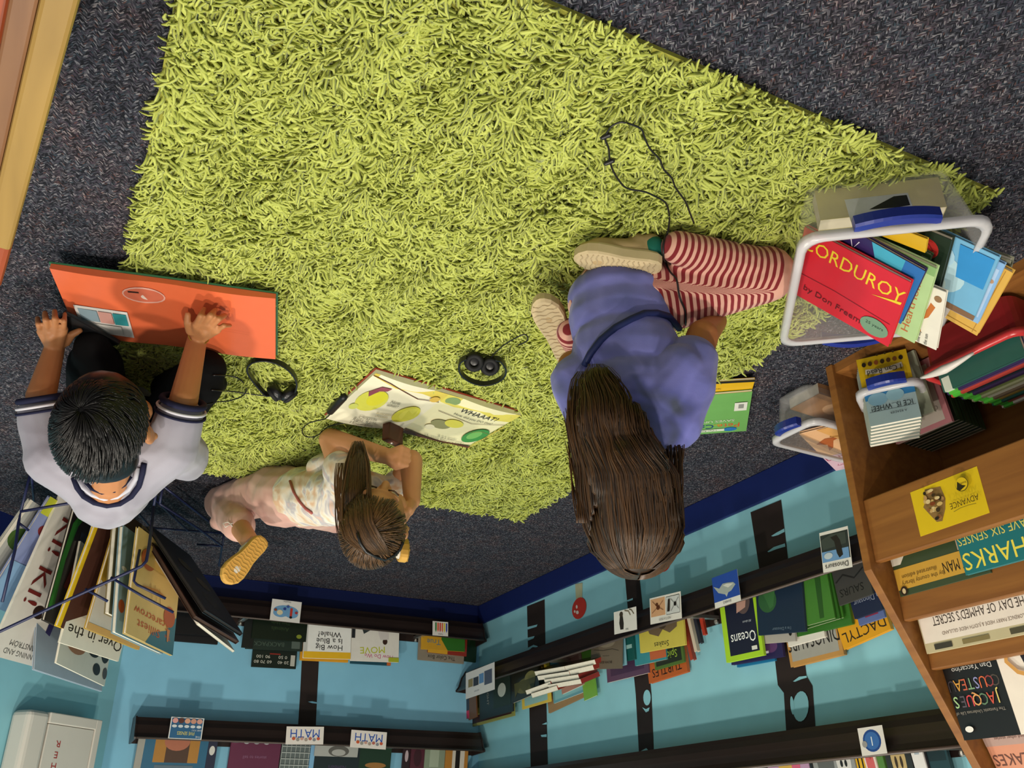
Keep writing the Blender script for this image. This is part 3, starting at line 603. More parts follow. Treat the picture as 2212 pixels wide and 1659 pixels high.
# yellow sign on the lowest lip board
def flat_card(name, label, cat, o, xd, zd, w, h, base, art, group=None, th=0.0007):
    t = empty(name, (0, 0, 0), label, cat, group); t.matrix_world = frame_matrix(o, xd, zd)
    mb = MB(); mb.box((0, 0, 0), (w, th, h)); mb.build('paper', M(base, 0.4, 0.4, 0.02), t)
    A_, T_ = MB(), Texts(); art_into(A_, T_, art, w, h, 0.0)
    if A_.v: A_.build('picture', parent=t)
    T_.build('lettering', parent=t)
    return t
q = [atx(x, y, -1.5715) for x, y in ((2110,1007),(1966,1064),(2133,1109),(1985,1160))]
crowd = [('p',[(.55,.12),(.78,.06),(.8,.3),(.86,.42),(.8,.6),(.72,.82),(.64,.84),(.56,.62),(.52,.4)],'#8a6a3c')]
rr = random.Random(5)
for _ in range(26):
    v = rr.uniform(.14, .78); hw = .14*(1-abs(v-.35)*1.1)
    crowd.append(('e', .67+rr.uniform(-hw, hw), v, rr.uniform(.02, .045), rr.uniform(.03, .06), rr.choice(['#3a2a18', '#c8a868', '#7a3a1c', '#b8905a', '#241c14', '#d8c08a', '#8a5a34'])))
flat_card('book_level_sign', 'yellow laminated ADVANCE sign stuck on the lowest board of the bookcase', 'sign', q[0], q[1]-q[0], q[2]-q[0], (q[1]-q[0]).length, (q[2]-q[0]).length, '#d8b81c',
    crowd+[('t','ADVANCE',.25,.58,.14,'#4a3c10','c',0,.8),('s',[(.1,.76),(.2,.74),(.32,.74),(.42,.77)],.0015,'#8a7a1c'),('e',.22,.28,.09,.15,'#4a4012'),('e',.222,.275,.083,.14,'#d8b81c'),('p',[(.17,.34),(.26,.40),(.30,.36),(.27,.2),(.22,.3)],'#2a2410'),('t','books',.20,.25,.05,'#6a5a1c')])

# ---------------------------------------------------------------- picture cards taped on the shelf fronts
def gcard(wall, quad, label, base, art, d=0.1305):
    """quad in the photograph: upper left, upper right, lower right, lower left (the scene hangs upside down there)"""
    P = [on_wall(wall, p, d) for p in quad]
    TR, TL, = P[3], P[2]; BR, BL = P[0], P[1]
    w = ((TR-TL).length+(BR-BL).length)/2; h = ((TL-BL).length+(TR-BR).length)/2
    return flat_card('picture_card', label, 'card', BL, (BR-BL)+(TR-TL), (TL-BL)+(TR-BR), w, h, base, art, 'picture cards on the shelf fronts')
gcard('B', [(935,1342),(968,1344),(966,1375),(932,1372)], 'small white card with a row of crayons', '#dedbd4', [('p',[(.1+.14*i-.045,.1),(.1+.14*i-.045,.6),(.1+.14*i,.78),(.1+.14*i+.045,.6),(.1+.14*i+.045,.1)],c) for i,c in enumerate(('#2a3f9c','#d8c43c','#d86a34','#c8382c','#d8562c','#2f7a34'))]+[('t','Colors',.5,.86,.1,'#3c3a40')])
gcard('B', [(590,1292),(652,1301),(648,1345),(582,1339)], 'white card with a blue cloud of small pictures', '#dddad5', [('e',.5,.5,.42,.26,'#6c9cc4'),('e',.3,.62,.22,.2,'#6c9cc4'),('e',.68,.62,.24,.2,'#6c9cc4'),('p',[(.28,.35),(.36,.35),(.36,.72),(.28,.72)],'#b8382c'),('e',.32,.78,.05,.06,'#1c1818'),('e',.7,.6,.1,.12,'#d8cca8'),('e',.85,.5,.05,.06,'#8a4a2c'),('e',.55,.42,.05,.06,'#2c3f8c'),('e',.15,.55,.05,.06,'#a8383c'),('e',.45,.3,.05,.06,'#3c5aa0'),('t','Weather',.5,.05,.08,'#6a6a6c')])
math_art = [('t','MATH',.5,.16,.52,'#2350a8','c',0,1.0)]+[('e',.14+.11*i,.68+.06*(i % 2),.045,.09,c) for i,c in enumerate(('#c8583c','#8a8a90','#b86a5c','#a8988c','#c89a8c','#9a948c','#c85a34'))]
gcard('B', [(620,1570),(700,1570),(698,1609),(616,1608)], 'white MATH card in blue letters, the one nearer the trunk stripe', '#e6dcd4', math_art)
gcard('B', [(760,1576),(836,1582),(833,1619),(755,1614)], 'white MATH card in blue letters, the one nearer the room corner', '#e6dcd4', math_art)
gcard('B', [(370.5,1547),(441.5,1552),(436,1597),(364,1595)], 'blue FIVE SENSES card with five children', '#e4e2de', [('r',.03,.04,.97,.97,'#2d5f86'),('t','FIVE SENSES',.5,.66,.17,'#e0cf5c','c',0,.72),('t','THE',.12,.84,.1,'#cfd4d8'),('t','AND YOU',.18,.55,.08,'#cfd4d8')]+[('e',.13+.185*i,.42,.075,.07,'#d0d6d8') for i in range(5)]+[('e',.13+.185*i,.17,.085,.12,c) for i,c in enumerate(('#cf9a8c','#c8907a','#d8a084','#5a342c','#d89a94'))])
gcard('L', [(998,1455),(1068,1430),(1069,1478),(1015,1500)], 'white card with a row of small dark book covers, near the room corner', '#dad6d2', [('r',.08,.2,.34,.72,'#4b4f63'),('r',.36,.24,.52,.6,'#5c86b4'),('r',.54,.3,.72,.62,'#2f2a34'),('r',.74,.3,.9,.6,'#8c7a4a'),('t','read more',.6,.8,.08,'#9a9aa0')])
gcard('L', [(1328,1322),(1374,1310),(1374,1359),(1323,1371)], 'white card with a bat hanging from twigs', '#dcd9d2', [('p',[(.6,.2),(.72,.2),(.76,.55),(.72,.85),(.58,.86),(.56,.6)],'#2a241e'),('e',.66,.18,.08,.12,'#3c3226'),('s',[(.1,.3),(.2,.1),(.3,.04)],.004,'#6a604c'),('s',[(.25,.32),(.33,.12),(.5,.05)],.004,'#7a6e58'),('t','bats',.42,.86,.1,'#55524c')])
gcard('L', [(1404,1293),(1470,1277),(1478,1334),(1409,1348)], 'white card with two spider photographs', '#dcd8d0', [('r',.5,.06,.97,.74,'#c99a72'),('r',.04,.10,.46,.76,'#c6c8c6'),('s',[(.04,.1),(.46,.1),(.46,.76),(.04,.76),(.04,.1)],.0015,'#1c1a18'),('e',.72,.42,.06,.09,'#5a3018'),('e',.76,.3,.045,.06,'#5a3018'),('s',[(.55,.2),(.72,.42),(.9,.15)],.0015,'#5a3018'),('s',[(.55,.55),(.72,.4),(.92,.6)],.0015,'#5a3018'),('e',.17,.42,.04,.08,'#17120f'),('s',[(.06,.2),(.17,.42),(.3,.2)],.0015,'#17120f'),('s',[(.06,.62),(.17,.4),(.3,.66)],.0015,'#17120f'),('p',[(.32,.2),(.38,.2),(.42,.66),(.34,.66)],'#2a201a'),('t','INSECTS & SPIDERS',.5,.86,.085,'#3a3836','c',0,.8)])
gcard('L', [(1540,1247),(1592,1229),(1598,1296),(1540,1316)], 'blue card with a pale shark', '#dcdad4', [('r',0,0,1,.82,'#24489c'),('p',[(.12,.45),(.3,.6),(.55,.66),(.8,.55),(.97,.3),(.75,.42),(.6,.3),(.4,.32),(.2,.36)],'#9fa8a4'),('p',[(.42,.62),(.5,.75),(.56,.63)],'#aab2ae'),('p',[(.18,.4),(.45,.34),(.6,.36),(.4,.48)],'#cfd0c8'),('t','SHARKS',.5,.87,.085,'#6a6c74')])
gcard('L', [(1772,1147),(1831,1136),(1841,1220),(1776,1238)], 'white card reading Dinosaurs under a dark dinosaur picture', '#dedbd4', [('r',.02,.08,.98,.76,'#2c3434'),('r',.05,.5,.98,.76,'#6a94c0'),('p',[(.1,.4),(.9,.45),(.98,.2),(.6,.1),(.1,.12)],'#3c4440'),('p',[(.25,.66),(.38,.72),(.45,.6),(.5,.3),(.62,.18),(.4,.15),(.3,.3)],'#231f1e'),('e',.75,.62,.15,.08,'#b8c4cc'),('t','Dinosaurs',.5,.83,.14,'#1e1c1c','c',0,1.0)])
gcard('L', [(1853,1572),(1905,1566),(1894,1620),(1840,1628)], 'white card with a blue round badge showing the number 1', '#cfcac2', [('e',.5,.5,.36,.40,'#1e3f7c'),('e',.5,.5,.29,.32,'#34609c'),('t','1',.5,.36,.36,'#d0d8dc'),('e',.8,.6,.1,.12,'#8c8a88')])
# ================================================================ clear bins and what is in them
def plastic(name, col, alpha, rough=0.25):
    m, nt, b = new_mat(name); L = nt.links
    out = nt.nodes['Material Output']
    b.inputs['Base Color'].default_value = (*lin(col), 1); b.inputs['Roughness'].default_value = rough; b.inputs['Specular IOR Level'].default_value = 0.6
    b.inputs['Subsurface Weight'].default_value = 0.0
    tr = nt.nodes.new('ShaderNodeBsdfTransparent'); mx = nt.nodes.new('ShaderNodeMixShader')
    n = nt.nodes.new('ShaderNodeTexNoise'); n.inputs['Scale'].default_value = 6
    mp = nt.nodes.new('ShaderNodeMapRange'); mp.inputs['To Min'].default_value = alpha*0.9; mp.inputs['To Max'].default_value = min(1, alpha*1.1)
    L.new(n.outputs['Fac'], mp.inputs['Value']); L.new(mp.outputs['Result'], mx.inputs['Fac'])
    L.new(tr.outputs[0], mx.inputs[1]); L.new(b.outputs[0], mx.inputs[2]); L.new(mx.outputs[0], out.inputs['Surface'])
    return m
CLEAR = plastic('clear_plastic', '#cfcdcc', 0.23)
CLEARRIM = plastic('clear_plastic_rim', '#dcdade', 0.62)
BLUEPL = M('#1d2f86', 0.35, 0.5, 0.05, 20)
REDPL = M('#8c1f22', 0.4, 0.5, 0.05, 20)
def rrect(w, d, r, n=5):
    pts = []
    for cx_, cy_, a0 in ((w-r, r, -PI/2), (w-r, d-r, 0), (r, d-r, PI/2), (r, r, PI)):
        for i in range(n): a = a0+PI/2*i/(n-1); pts.append((cx_+r*math.cos(a), cy_+r*math.sin(a)))
    return pts
def make_bin(label, o, xd, w, d, h, taper, body=None, rim=None, handle=None, hw=0.5, two=True, cat='storage bin'):
    """o: rim corner, seen from the handle end on the left; xd runs along that end, depth runs away from it"""
    t = empty('storage_bin', (0, 0, 0), label, cat)
    x = Vector(xd).normalized(); y = Vector((-x.y, x.x, 0))
    m = Matrix.Identity(4)
    for i in range(3): m[i][0] = x[i]; m[i][1] = y[i]; m[i][2] = (0, 0, 1)[i]; m[i][3] = o[i]
    t.matrix_world = m
    body = body or CLEAR; rim = rim or CLEARRIM
    mb = MB(); r = 0.03; th = 0.002; n = 20
    def loop(ins, z): return [(a+ins if False else a, b_, z) for a, b_ in [(ins+q[0], ins+q[1]) for q in rrect(w-2*ins, d-2*ins, max(0.004, r-ins*0.3))]]
    loops = [loop(taper+0.012, 0), loop(taper, 0.010), loop(0.004, h), loop(0.004+th, h), loop(taper+th, 0.012), loop(taper+0.014, 0.003)]
    vs = [p for l in loops for p in l]; fs = [tuple(range(n))[::-1], tuple(5*n+k for k in range(n))]
    for i in range(5):
        for k in range(n): fs.append((i*n+k, i*n+(k+1) % n, (i+1)*n+(k+1) % n, (i+1)*n+k))
    mb.add(vs, fs); mb.build('body', body, t, smooth=False)
    mb = MB(); rl = [loop(-0.007, h-0.013), loop(-0.007, h), loop(0.0, h+0.003), loop(0.0065, h), loop(0.0065, h-0.004), loop(-0.003, h-0.004), loop(-0.003, h-0.013)]
    vs = [p for l in rl for p in l]; fs = []
    for i in range(7):
        for k in range(n): a = i*n; b_ = ((i+1) % 7)*n; fs.append((a+k, a+(k+1) % n, b_+(k+1) % n, b_+k))
    mb.add(vs, fs); mb.build('rim', rim, t, smooth=True)
    if handle:
        for s, e in ((0, -1), (d, 1))[:2 if two else 1]:
            mb = MB(); N = 10; L_ = w*hw; prof = [(0.004, -0.014), (0.020, -0.014), (0.022, 0.004), (0.018, 0.008), (0.004, 0.008)]
            vs = []; k_ = len(prof)
            for i in range(N+1):
                f = i/N*2-1; bow = 0.016*(1-f*f)
                for a, zz in prof: vs.append((w/2+f*L_/2, s+e*(a+bow), h-0.012+zz+0.004*(1-f*f)))
            fs = [tuple(range(k_))[::-1], tuple(N*k_+i for i in range(k_))]
            for i in range(N):
                for j in range(k_): fs.append((i*k_+j, i*k_+(j+1) % k_, (i+1)*k_+(j+1) % k_, (i+1)*k_+j))
            mb.add(vs, fs); hd = mb.build('handle', handle, t)
            mb = MB()
            for f in (-0.97, 0.97): mb.box((w/2+f*L_/2-0.004, s-0.006, h-0.02), (w/2+f*L_/2+0.004, s+0.006, h-0.002)) if False else mb.box((w/2+f*L_/2-0.004, min(s, s+e*0.02), h-0.022), (w/2+f*L_/2+0.004, max(s, s+e*0.02), h-0.012))
            hd2 = mb
    return t
# the big clear bin standing half on the rug
BX = Vector((-0.79, -0.613, 0))*-1.0         # left to right as seen from the handle end
BIN_O = Vector((-1.205, 0.640, 0.002)); BW, BD, BHH, BT = 0.285, 0.345, 0.142, 0.026
big = make_bin('large clear bin with blue handles full of picture books, standing on the rug corner', BIN_O, BX, BW, BD, BHH, BT, handle=BLUEPL, hw=0.46)
lb = MB(); lab_z0, lab_z1 = 0.055, 0.108
def bin_front(u, z): f = BT + (0.004-BT)*((z-0.01)/(BHH-0.01)); return Vector((u, f-0.0012, z))
P = [bin_front(0.105, lab_z0), bin_front(0.205, lab_z0), bin_front(0.205, lab_z1), bin_front(0.105, lab_z1)]
lb.prism(P, (0, -0.0005, 0)); lb.build('paper_label', M('#c9cbd2', 0.5), big)
lb = MB(); q = [bin_front(0.108, 0.06), bin_front(0.128, 0.06), bin_front(0.172, 0.084), bin_front(0.128, 0.086), bin_front(0.108, 0.084)]
lb.add([p+Vector((0, -0.0009, 0)) for p in q], [tuple(range(5))], INK('#1c1e26')); lb.build('label_print', parent=big)
ca = [(p.x, p.y) for p in [big.matrix_world @ Vector(v) for v in ((BT, BT, 0), (BW-BT, BT, 0), (BW-BT, BD-BT, 0), (BT, BD-BT, 0))]]
PRESS.append((ca, 0.010))

# books leaning in it: covers face up and towards the table, spines down in the bin
RX = Vector((-0.517, -0.502, 0.693)).normalized(); RZ = Vector((0.589, -0.796, -0.138)); RZ = (RZ-RX*RZ.dot(RX)).normalized(); RN = RX.cross(RZ)
P0 = atz(1968, 611, 0.168)
def binbook(off, tr, br, cover, label, art, th=0.009, wmax=0.25, hard=True, spine=None, foot=0.022):
    A_ = atp(tr[0], tr[1], P0-RN*off, RN); B_ = atp(br[0], br[1], P0-RN*off, RN)
    z = A_-B_; h = z.length; z.normalize(); x = (RX - z*RX.dot(z)).normalized()
    w = min(wmax, (min(A_.z, B_.z)-foot)/x.z)
    return book(label, B_ - x*w, x, z, w, h, th, cover, art, 'picture books in the large clear bin', hard, spine)
binbook(0.0, (1968,611), (1918,750), '#c8202f', 'red picture book with yellow brush lettering and green oval seal in the large bin', [('t','CORDUROY',.5,.70,.20,'#dcc22e','c',-.05,.86),('p',[(.72,.6),(.98,.66),(.985,.7),(.9,.67)],'#dcc22e'),('s',[(.05,.36),(.4,.37),(.95,.33)],.0012,'#6a1420'),('t','by Don Freeman',.45,.13,.09,'#5c1018','c',-.06),('e',.83,.18,.135,.125,'#6f8f74'),('t','25 years',.83,.19,.045,'#2c4034')], th=0.010)
binbook(0.014, (1999,586), (1946,700), '#2d1f54', 'purple and teal book with clothes on a line, just behind the red one', [('r',.82,0,1,1,'#2766a8'),('p',[(.5,1),(.82,1),(.82,.5),(.7,.45),(.6,.7)],'#3f9cb8'),('p',[(.38,.25),(.5,.75),(.62,.7),(.56,.2)],'#2d5c38'),('s',[(.2,.8),(.26,.6),(.3,.72)],.002,'#cfc8d8'),('s',[(.3,.95),(.36,.75),(.4,.9)],.002,'#cfc8d8'),('p',[(.1,.7),(.2,.8),(.18,.6)],'#d08a34')], th=0.009)
binbook(0.026, (2024,580), (1975,742), '#a9c48a', 'pale green book with orange lettering along the bin', [('t','Home',.915,.66,.075,'#b8683a','c',1.57,1.6),('t','Heart',.915,.28,.075,'#b8683a','c',1.57,1.6),('r',.0,.9,1,1,'#7fa468')], th=0.010)
binbook(0.040, (2044,632), (2022,757), '#dcd6c8', 'white book with an orange fox-like animal and small print', [('p',[(.74,.3),(.8,.5),(.88,.62),(.9,.75),(.94,.7),(.9,.5),(.84,.4),(.86,.2),(.8,.28)],'#b86a30'),('e',.95,.85,.03,.05,'#8a6a4a'),('t','one day',.86,.12,.05,'#5a5650','c',1.57),('t','the sun',.92,.12,.05,'#5a5650','c',1.57)], th=0.008)
binbook(0.034, (2003,517), (1998,547), '#c9a020', 'narrow yellow book top between the green and rose ones', [], th=0.006)
binbook(0.052, (2013,552), (1996,592), '#3d5a34', 'dull green book edge behind the purple one', [('r',.9,.2,.98,.8,'#8aa088')], th=0.008)
binbook(0.060, (2056,519), (2024,640), '#1c2a1e', 'dark book with a red rose, standing in the middle of the bin', [('e',.78,.72,.12,.16,'#a32420'),('s',[(.72,.72),(.78,.8),(.84,.72),(.78,.66)],.003,'#6a1414'),('p',[(.6,.5),(.9,.5),(.95,.2),(.6,.2)],'#2c5c3a'),('r',.86,.0,.98,.2,'#8a4a3a')], th=0.012)
binbook(0.080, (2159,556), (2102,693), '#6fa9cc', 'sky-blue book of clouds in a library cover', [('p',[(.0,.0),(1,0),(1,.08),(.6,.1),(.3,.04)],'#7a5c44'),('e',.55,.45,.28,.3,'#a9c9d4'),('e',.45,.3,.25,.2,'#b9ccc8'),('e',.5,.7,.2,.2,'#9fc4d8'),('p',[(.75,.5),(.98,.5),(.98,.95),(.7,.95)],'#2f86c4')], th=0.007)
binbook(0.092, (2171,572), (2112,700), '#86aed8', 'light blue book directly beneath the cloud one', [('r',.9,.1,.98,.9,'#a8c0dc'),('e',.96,.7,.02,.03,'#b08a6c')], th=0.007)
binbook(0.104, (2188,590), (2110,726), '#d2a54a', 'large sand-yellow book framing the blue ones', [('s',[(.95,.02),(.95,.98)],.0015,'#a87c30'),('s',[(.6,.06),(.98,.06)],.0015,'#a87c30')], th=0.010)
binbook(0.120, (2184,563), (2176,600), '#8a8a78', 'greyish book at the far back of the bin', [], th=0.012)
t = book('thick book with cream page edges lying inside along the bin’s handle end', big.matrix_world @ Vector((0.045, 0.034, 0.017)), BX, (0, 0, 1), 0.20, 0.062, 0.030, '#cbbd7c', (), None, False, pages=PAPERD)

# small clear bin on the carpet past the bookcase
sb = make_bin('small clear bin with blue handle on the carpet beyond the bookcase', Vector((-1.545, 1.352, 0.002)), Vector((0.02, 1, 0)), 0.145, 0.27, 0.125, 0.018, handle=BLUEPL, hw=0.5)
A_ = atz(1726, 938, 0.085); B_ = atx(1806, 1017, -1.855)
up = (B_-A_); hh = up.length; xd = Vector((0.25, 1, 0)); xd = (xd - up.normalized()*xd.dot(up.normalized())).normalized()
book('peach farm book leaning in the small bin against the wall', A_ - xd*0.15, xd, up, 0.15, hh, 0.008, '#e0b184', [('r',0,.62,1,1,'#d9b4c4'),('t','My Farm',.98,.66,.13,'#a8405c','r',0,.9),('t','a story',.9,.86,.05,'#b8607c','r'),('p',[(.4,.25),(.6,.3),(.7,.45),(.8,.5),(.74,.36),(.9,.3),(.7,.22)],'#a85a2c'),('p',[(0,0),(.7,.0),(.5,.3),(.1,.34)],'#d8a05c'),('s',[(.1,.3),(.6,.2)],.004,'#a8702c')])
book('tan book lying in the bottom of the small bin', Vector((-1.60, 1.372, 0.030)), (0, 1, 0), (-1, 0, 0.05), 0.10, 0.20, 0.055, '#a87c54', [('e',.4,.5,.3,.2,'#c8a07a')], None, False)

# bins on the bottom board of the bookcase
FB = BKF+0.001
LX = Vector((0.54, 0.84, 0)).normalized(); LD = Vector((-LX.y, LX.x, 0))
b1o = Vector((-1.602, 1.100, FB))
rb = make_bin('narrow clear bin with a yellow level label on the bookcase floor', b1o, LX, 0.130, 0.115, 0.100, 0.010, handle=BLUEPL, hw=0.62, two=False)
lb = MB(); lb.box((0.012, 0.0015, 0.012), (0.118, 0.0035, 0.082)); lb.build('label_card', M('#c9a616', 0.45), rb)
A2, T2 = MB(), Texts()
art_into(A2, T2, [('s',[(.2,.5),(.5,.56),(.8,.5)],.012,'#d8d0c0'),('t','I Can Read',.5,.48,.15,'#3a3020','c',0,.9)]+[('e',.2+.1*i,.32,.035,.06,c) for i,c in enumerate(('#2a2018','#7a4a1c','#5a3a18','#3a2a18','#8a4a20','#4a3018','#2a2018'))]+[('e',.3+.13*i,.75,.02,.03,'#3a2c10') for i in range(4)]+[('e',.3+.13*i,.14,.02,.03,'#3a2c10') for i in range(3)], 0.130, 0.094, 0.0012)
if A2.v: A2.build('label_picture', parent=rb)
T2.build('label_lettering', parent=rb)
for i in range(7):
    o = b1o + LX*(0.013+0.0025*i) + LD*(0.016+0.011*i) + Vector((0, 0, 0.014))
    fr = i == 0
    book('thin reader with a blue sea cover at the front of the yellow-labelled bin' if fr else 'thin white-edged reader behind the sea one in the yellow-labelled bin', o, LX, Vector((0, 0, 1))-LD*0.10, 0.104, 0.165+0.003*i, 0.0085, '#9cb4b8' if fr else '#b0bab0',
         [('r',0,.34,1,.62,'#2a78ae'),('r',0,0,1,.34,'#3f6aa8'),('e',.75,.62,.2,.1,'#7aa4b8'),('e',.4,.6,.18,.09,'#88b0bc'),('t','ICE IS...WHEE!',.5,.72,.085,'#1c2024','c',0,.78),('r',.04,.80,.96,.806,'#2a3034'),('t','A READER',.4,.85,.035,'#2a3034')] if fr else [], 'readers in the yellow-labelled bin', False, '#3c7a34')
# books behind it, standing on the board
def top_book(label, TLp, TRp, zt, h, th, cover, art, group, spine=None, lean=0.16):
    A_, B_ = atz(TLp[0], TLp[1], zt), atz(TRp[0], TRp[1], zt); x = (B_-A_); w = x.length; x.normalize()
    bk_ = Vector((-x.y, x.x, 0)); up = (Vector((0, 0, 1))+bk_*lean).normalized(); h = (zt-FB-0.003)/up.z
    return book(label, A_-up*h, x, up, w, h, th, cover, art, group, False, spine)
top_book('grey-beige reader behind the yellow-labelled bin', (2018,888), (1914,930), 0.172, 0.2, 0.009, '#a9b09a', [('t','The Toad',.5,.80,.09,'#6a3a24'),('e',.4,.5,.25,.2,'#7a9484'),('t','A NEW',.5,.62,.06,'#8a8a80')], 'readers on the bookcase floor')
top_book('pink-framed reader marked E behind the yellow-labelled bin', (2057,910), (1936,960), 0.182, 0.2, 0.009, '#c8848a', [('r',.09,.07,.91,.93,'#cfc3b6'),('t','E',.84,.78,.10,'#3a2820'),('t','ONE NIGHT',.4,.70,.07,'#8a8078')], 'readers on the bookcase floor')
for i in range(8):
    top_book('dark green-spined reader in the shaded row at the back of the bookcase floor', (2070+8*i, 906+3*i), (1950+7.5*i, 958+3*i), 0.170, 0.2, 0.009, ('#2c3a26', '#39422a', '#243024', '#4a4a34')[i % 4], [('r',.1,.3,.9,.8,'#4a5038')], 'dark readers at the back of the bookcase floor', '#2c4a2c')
# red bin with rows of thin readers lying on their fore edges, spines up
red = make_bin('red book bin with a white lid edge on the bookcase floor, nearest the camera', Vector((-1.586, 0.852, FB)), Vector((0.03, 1, 0)), 0.222, 0.20, 0.105, 0.008, body=REDPL, rim=plastic('red_rim', '#c8383a', 0.95), hw=0.5)
mb = MB(); pts = []
for i in range(13): f = i/12*2-1; pts.append((0.155+f*0.062, -0.016-0.012*(1-f*f), 0.112+0.012*(1-f*f)))
mb.tube(pts, [0.003+0.007*(1-abs(i/6-1)) for i in range(13)], seg=8); mb.build('white_tab', M('#dcd6cf', 0.35), red, smooth=True)
cols = ('#2c5a50', '#3a2c5a', '#b8443a', '#cfc4b4', '#27303a', '#3c2a50', '#7a8a3c', '#6a7440', '#8a8a6a', '#4a4a3a', '#a8a494', '#5a4a3a', '#8c8c60', '#b08a3c')
for k in range(18):
    Lk = 0.185 if k < 8 else 0.175
    o = Vector((-1.604-0.0096*k, 1.056 - 0.0010*k, FB+0.014))
    # local x = book height direction laid along -y, local z = from fore edge up to the spine
    xd = Vector((-0.03, -1, 0.0)).normalized(); zd = Vector((-0.10, 0.0, 1))
    t = empty('thin_reader', (0, 0, 0), 'thin reader lying spine-up in the red bin’s row', 'book', 'thin readers in the red bin'); t.matrix_world = frame_matrix(o, xd, zd)
    hgt = 0.128+0.004*(k % 3); th = 0.0088
    mb = MB(); c = M(cols[k % 14], 0.4, 0.4, 0.04); mb.box((0, 0, 0), (Lk, 0.0006, hgt), c); mb.box((0, th-0.0006, 0), (Lk, th, hgt), c); mb.box((0, 0, hgt-0.0006), (Lk, th, hgt), c); mb.build('cover', parent=t)
    mb = MB(); mb.box((0.0006, 0.0008, 0.0006), (Lk-0.0006, th-0.0008, hgt-0.001)); mb.build('pages', PAPER, t)
    mb = MB(); mb.box((0.004, -0.0003, hgt-0.03), (0.022+0.004*(k % 2), th+0.0003, hgt+0.0004)); mb.build('green_sticker', M('#4fae3a' if k % 3 else '#cfd8c8', 0.4), t)
for k in range(9):
    o = Vector((-1.62-0.012*k, 0.70-0.003*k, FB+0.003))
    book('olive reader standing past the red bin in the near row', o, Vector((0.2, -1, 0)).normalized()*-1, Vector((-0.15, 0, 1)), 0.12, 0.20, 0.011, ('#5a6030', '#7a7440', '#4a5230', '#8a7a3a')[k % 4], [('r',.1,.2,.9,.8,'#6a6a40')], 'olive readers past the red bin', False)

# ================================================================ books on the rug and carpet
def open_book(label, TL, GT, TR, BL, GB, BR, zc, cover, pageL, artL, pageR, artR, group=None, thick=0.006, arch=0.007):
    """open book lying face up; corners as the reader sees them, measured in the photograph at height zc"""
    P = {k: atz(p[0], p[1], zc) for k, p in dict(TL=TL, GT=GT, TR=TR, BL=BL, GB=GB, BR=BR).items()}
    t = empty('open_picture_book', (P['GB']+P['GT'])/2*1.0, label, 'book', group); o = Vector(t.location)
    o.z = 0; t.location = o
    def page(a, b_, c, d, m, art, nm, flip):
        # a top-left, b top-right, c bottom-left, d bottom-right; the page rises to the gutter
        mb = MB(); N = 10; vs = []
        for i in range(N+1):
            u = i/N; g = (1-u) if flip else u          # 0 at the fore edge, 1 at the gutter
            lift = arch*math.sin(min(1, g*1.15)*PI) * 0.9
            for e, f in ((a, b_), (c, d)):
                p = e.lerp(f, u); vs.append((p.x-o.x, p.y-o.y, p.z+lift)); vs.append((p.x-o.x, p.y-o.y, p.z-thick+0.001))
        fs = []
        for i in range(N):
            q = 4*i; fs += [(q, q+2, q+6, q+4), (q+1, q+5, q+7, q+3), (q, q+4, q+5, q+1), (q+2, q+3, q+7, q+6)]
        fs += [(0, 1, 3, 2), (4*N, 4*N+2, 4*N+3, 4*N+1)]
        mb.add(vs, fs); mb.build(nm, m, t)
        A_, T_ = MB(), Texts(); art_into(A_, T_, art, 1, 1, 0.0)
        for mbx, n2 in [(A_, 'page_picture')]+[(q_, 'page_lettering') for q_ in T_.l]:
            if not mbx.v: continue
            nv_ = []
            for (u, y, v) in mbx.v:
                g = (1-u) if flip else u
                lift = arch*math.sin(min(1, max(0, g)*1.15)*PI)*0.9
                p = (c.lerp(d, u)).lerp(a.lerp(b_, u), v)
                nv_.append((p.x-o.x, p.y-o.y, p.z+lift-y+0.0012))
            mbx.v = nv_; mbx.build(n2, parent=t)
    page(P['TL'], P['GT'], P['BL'], P['GB'], M(pageL, 0.35, 0.45, 0.02), artL, 'left_page', False)
    page(P['GT'], P['TR'], P['GB'], P['BR'], M(pageR, 0.35, 0.45, 0.02), artR, 'right_page', True)
    mb = MB(); ex = 0.004
    cen = (P['TL']+P['TR']+P['BL']+P['BR'])/4
    q = []
    for k in ('TL', 'GT', 'TR', 'BR', 'GB', 'BL'):
        p = P[k]; dd = (p-cen); dd.z = 0; p2 = p + dd.normalized()*ex; q.append((p2.x-o.x, p2.y-o.y, zc-thick-0.002))
    mb.prism(q, (0, 0, 0.0022)); mb.build('cover', M(cover, 0.35, 0.5, 0.03), t)
    PRESS.append(([(p[0]+o.x, p[1]+o.y) for p in q], zc-thick-0.004))
    return t
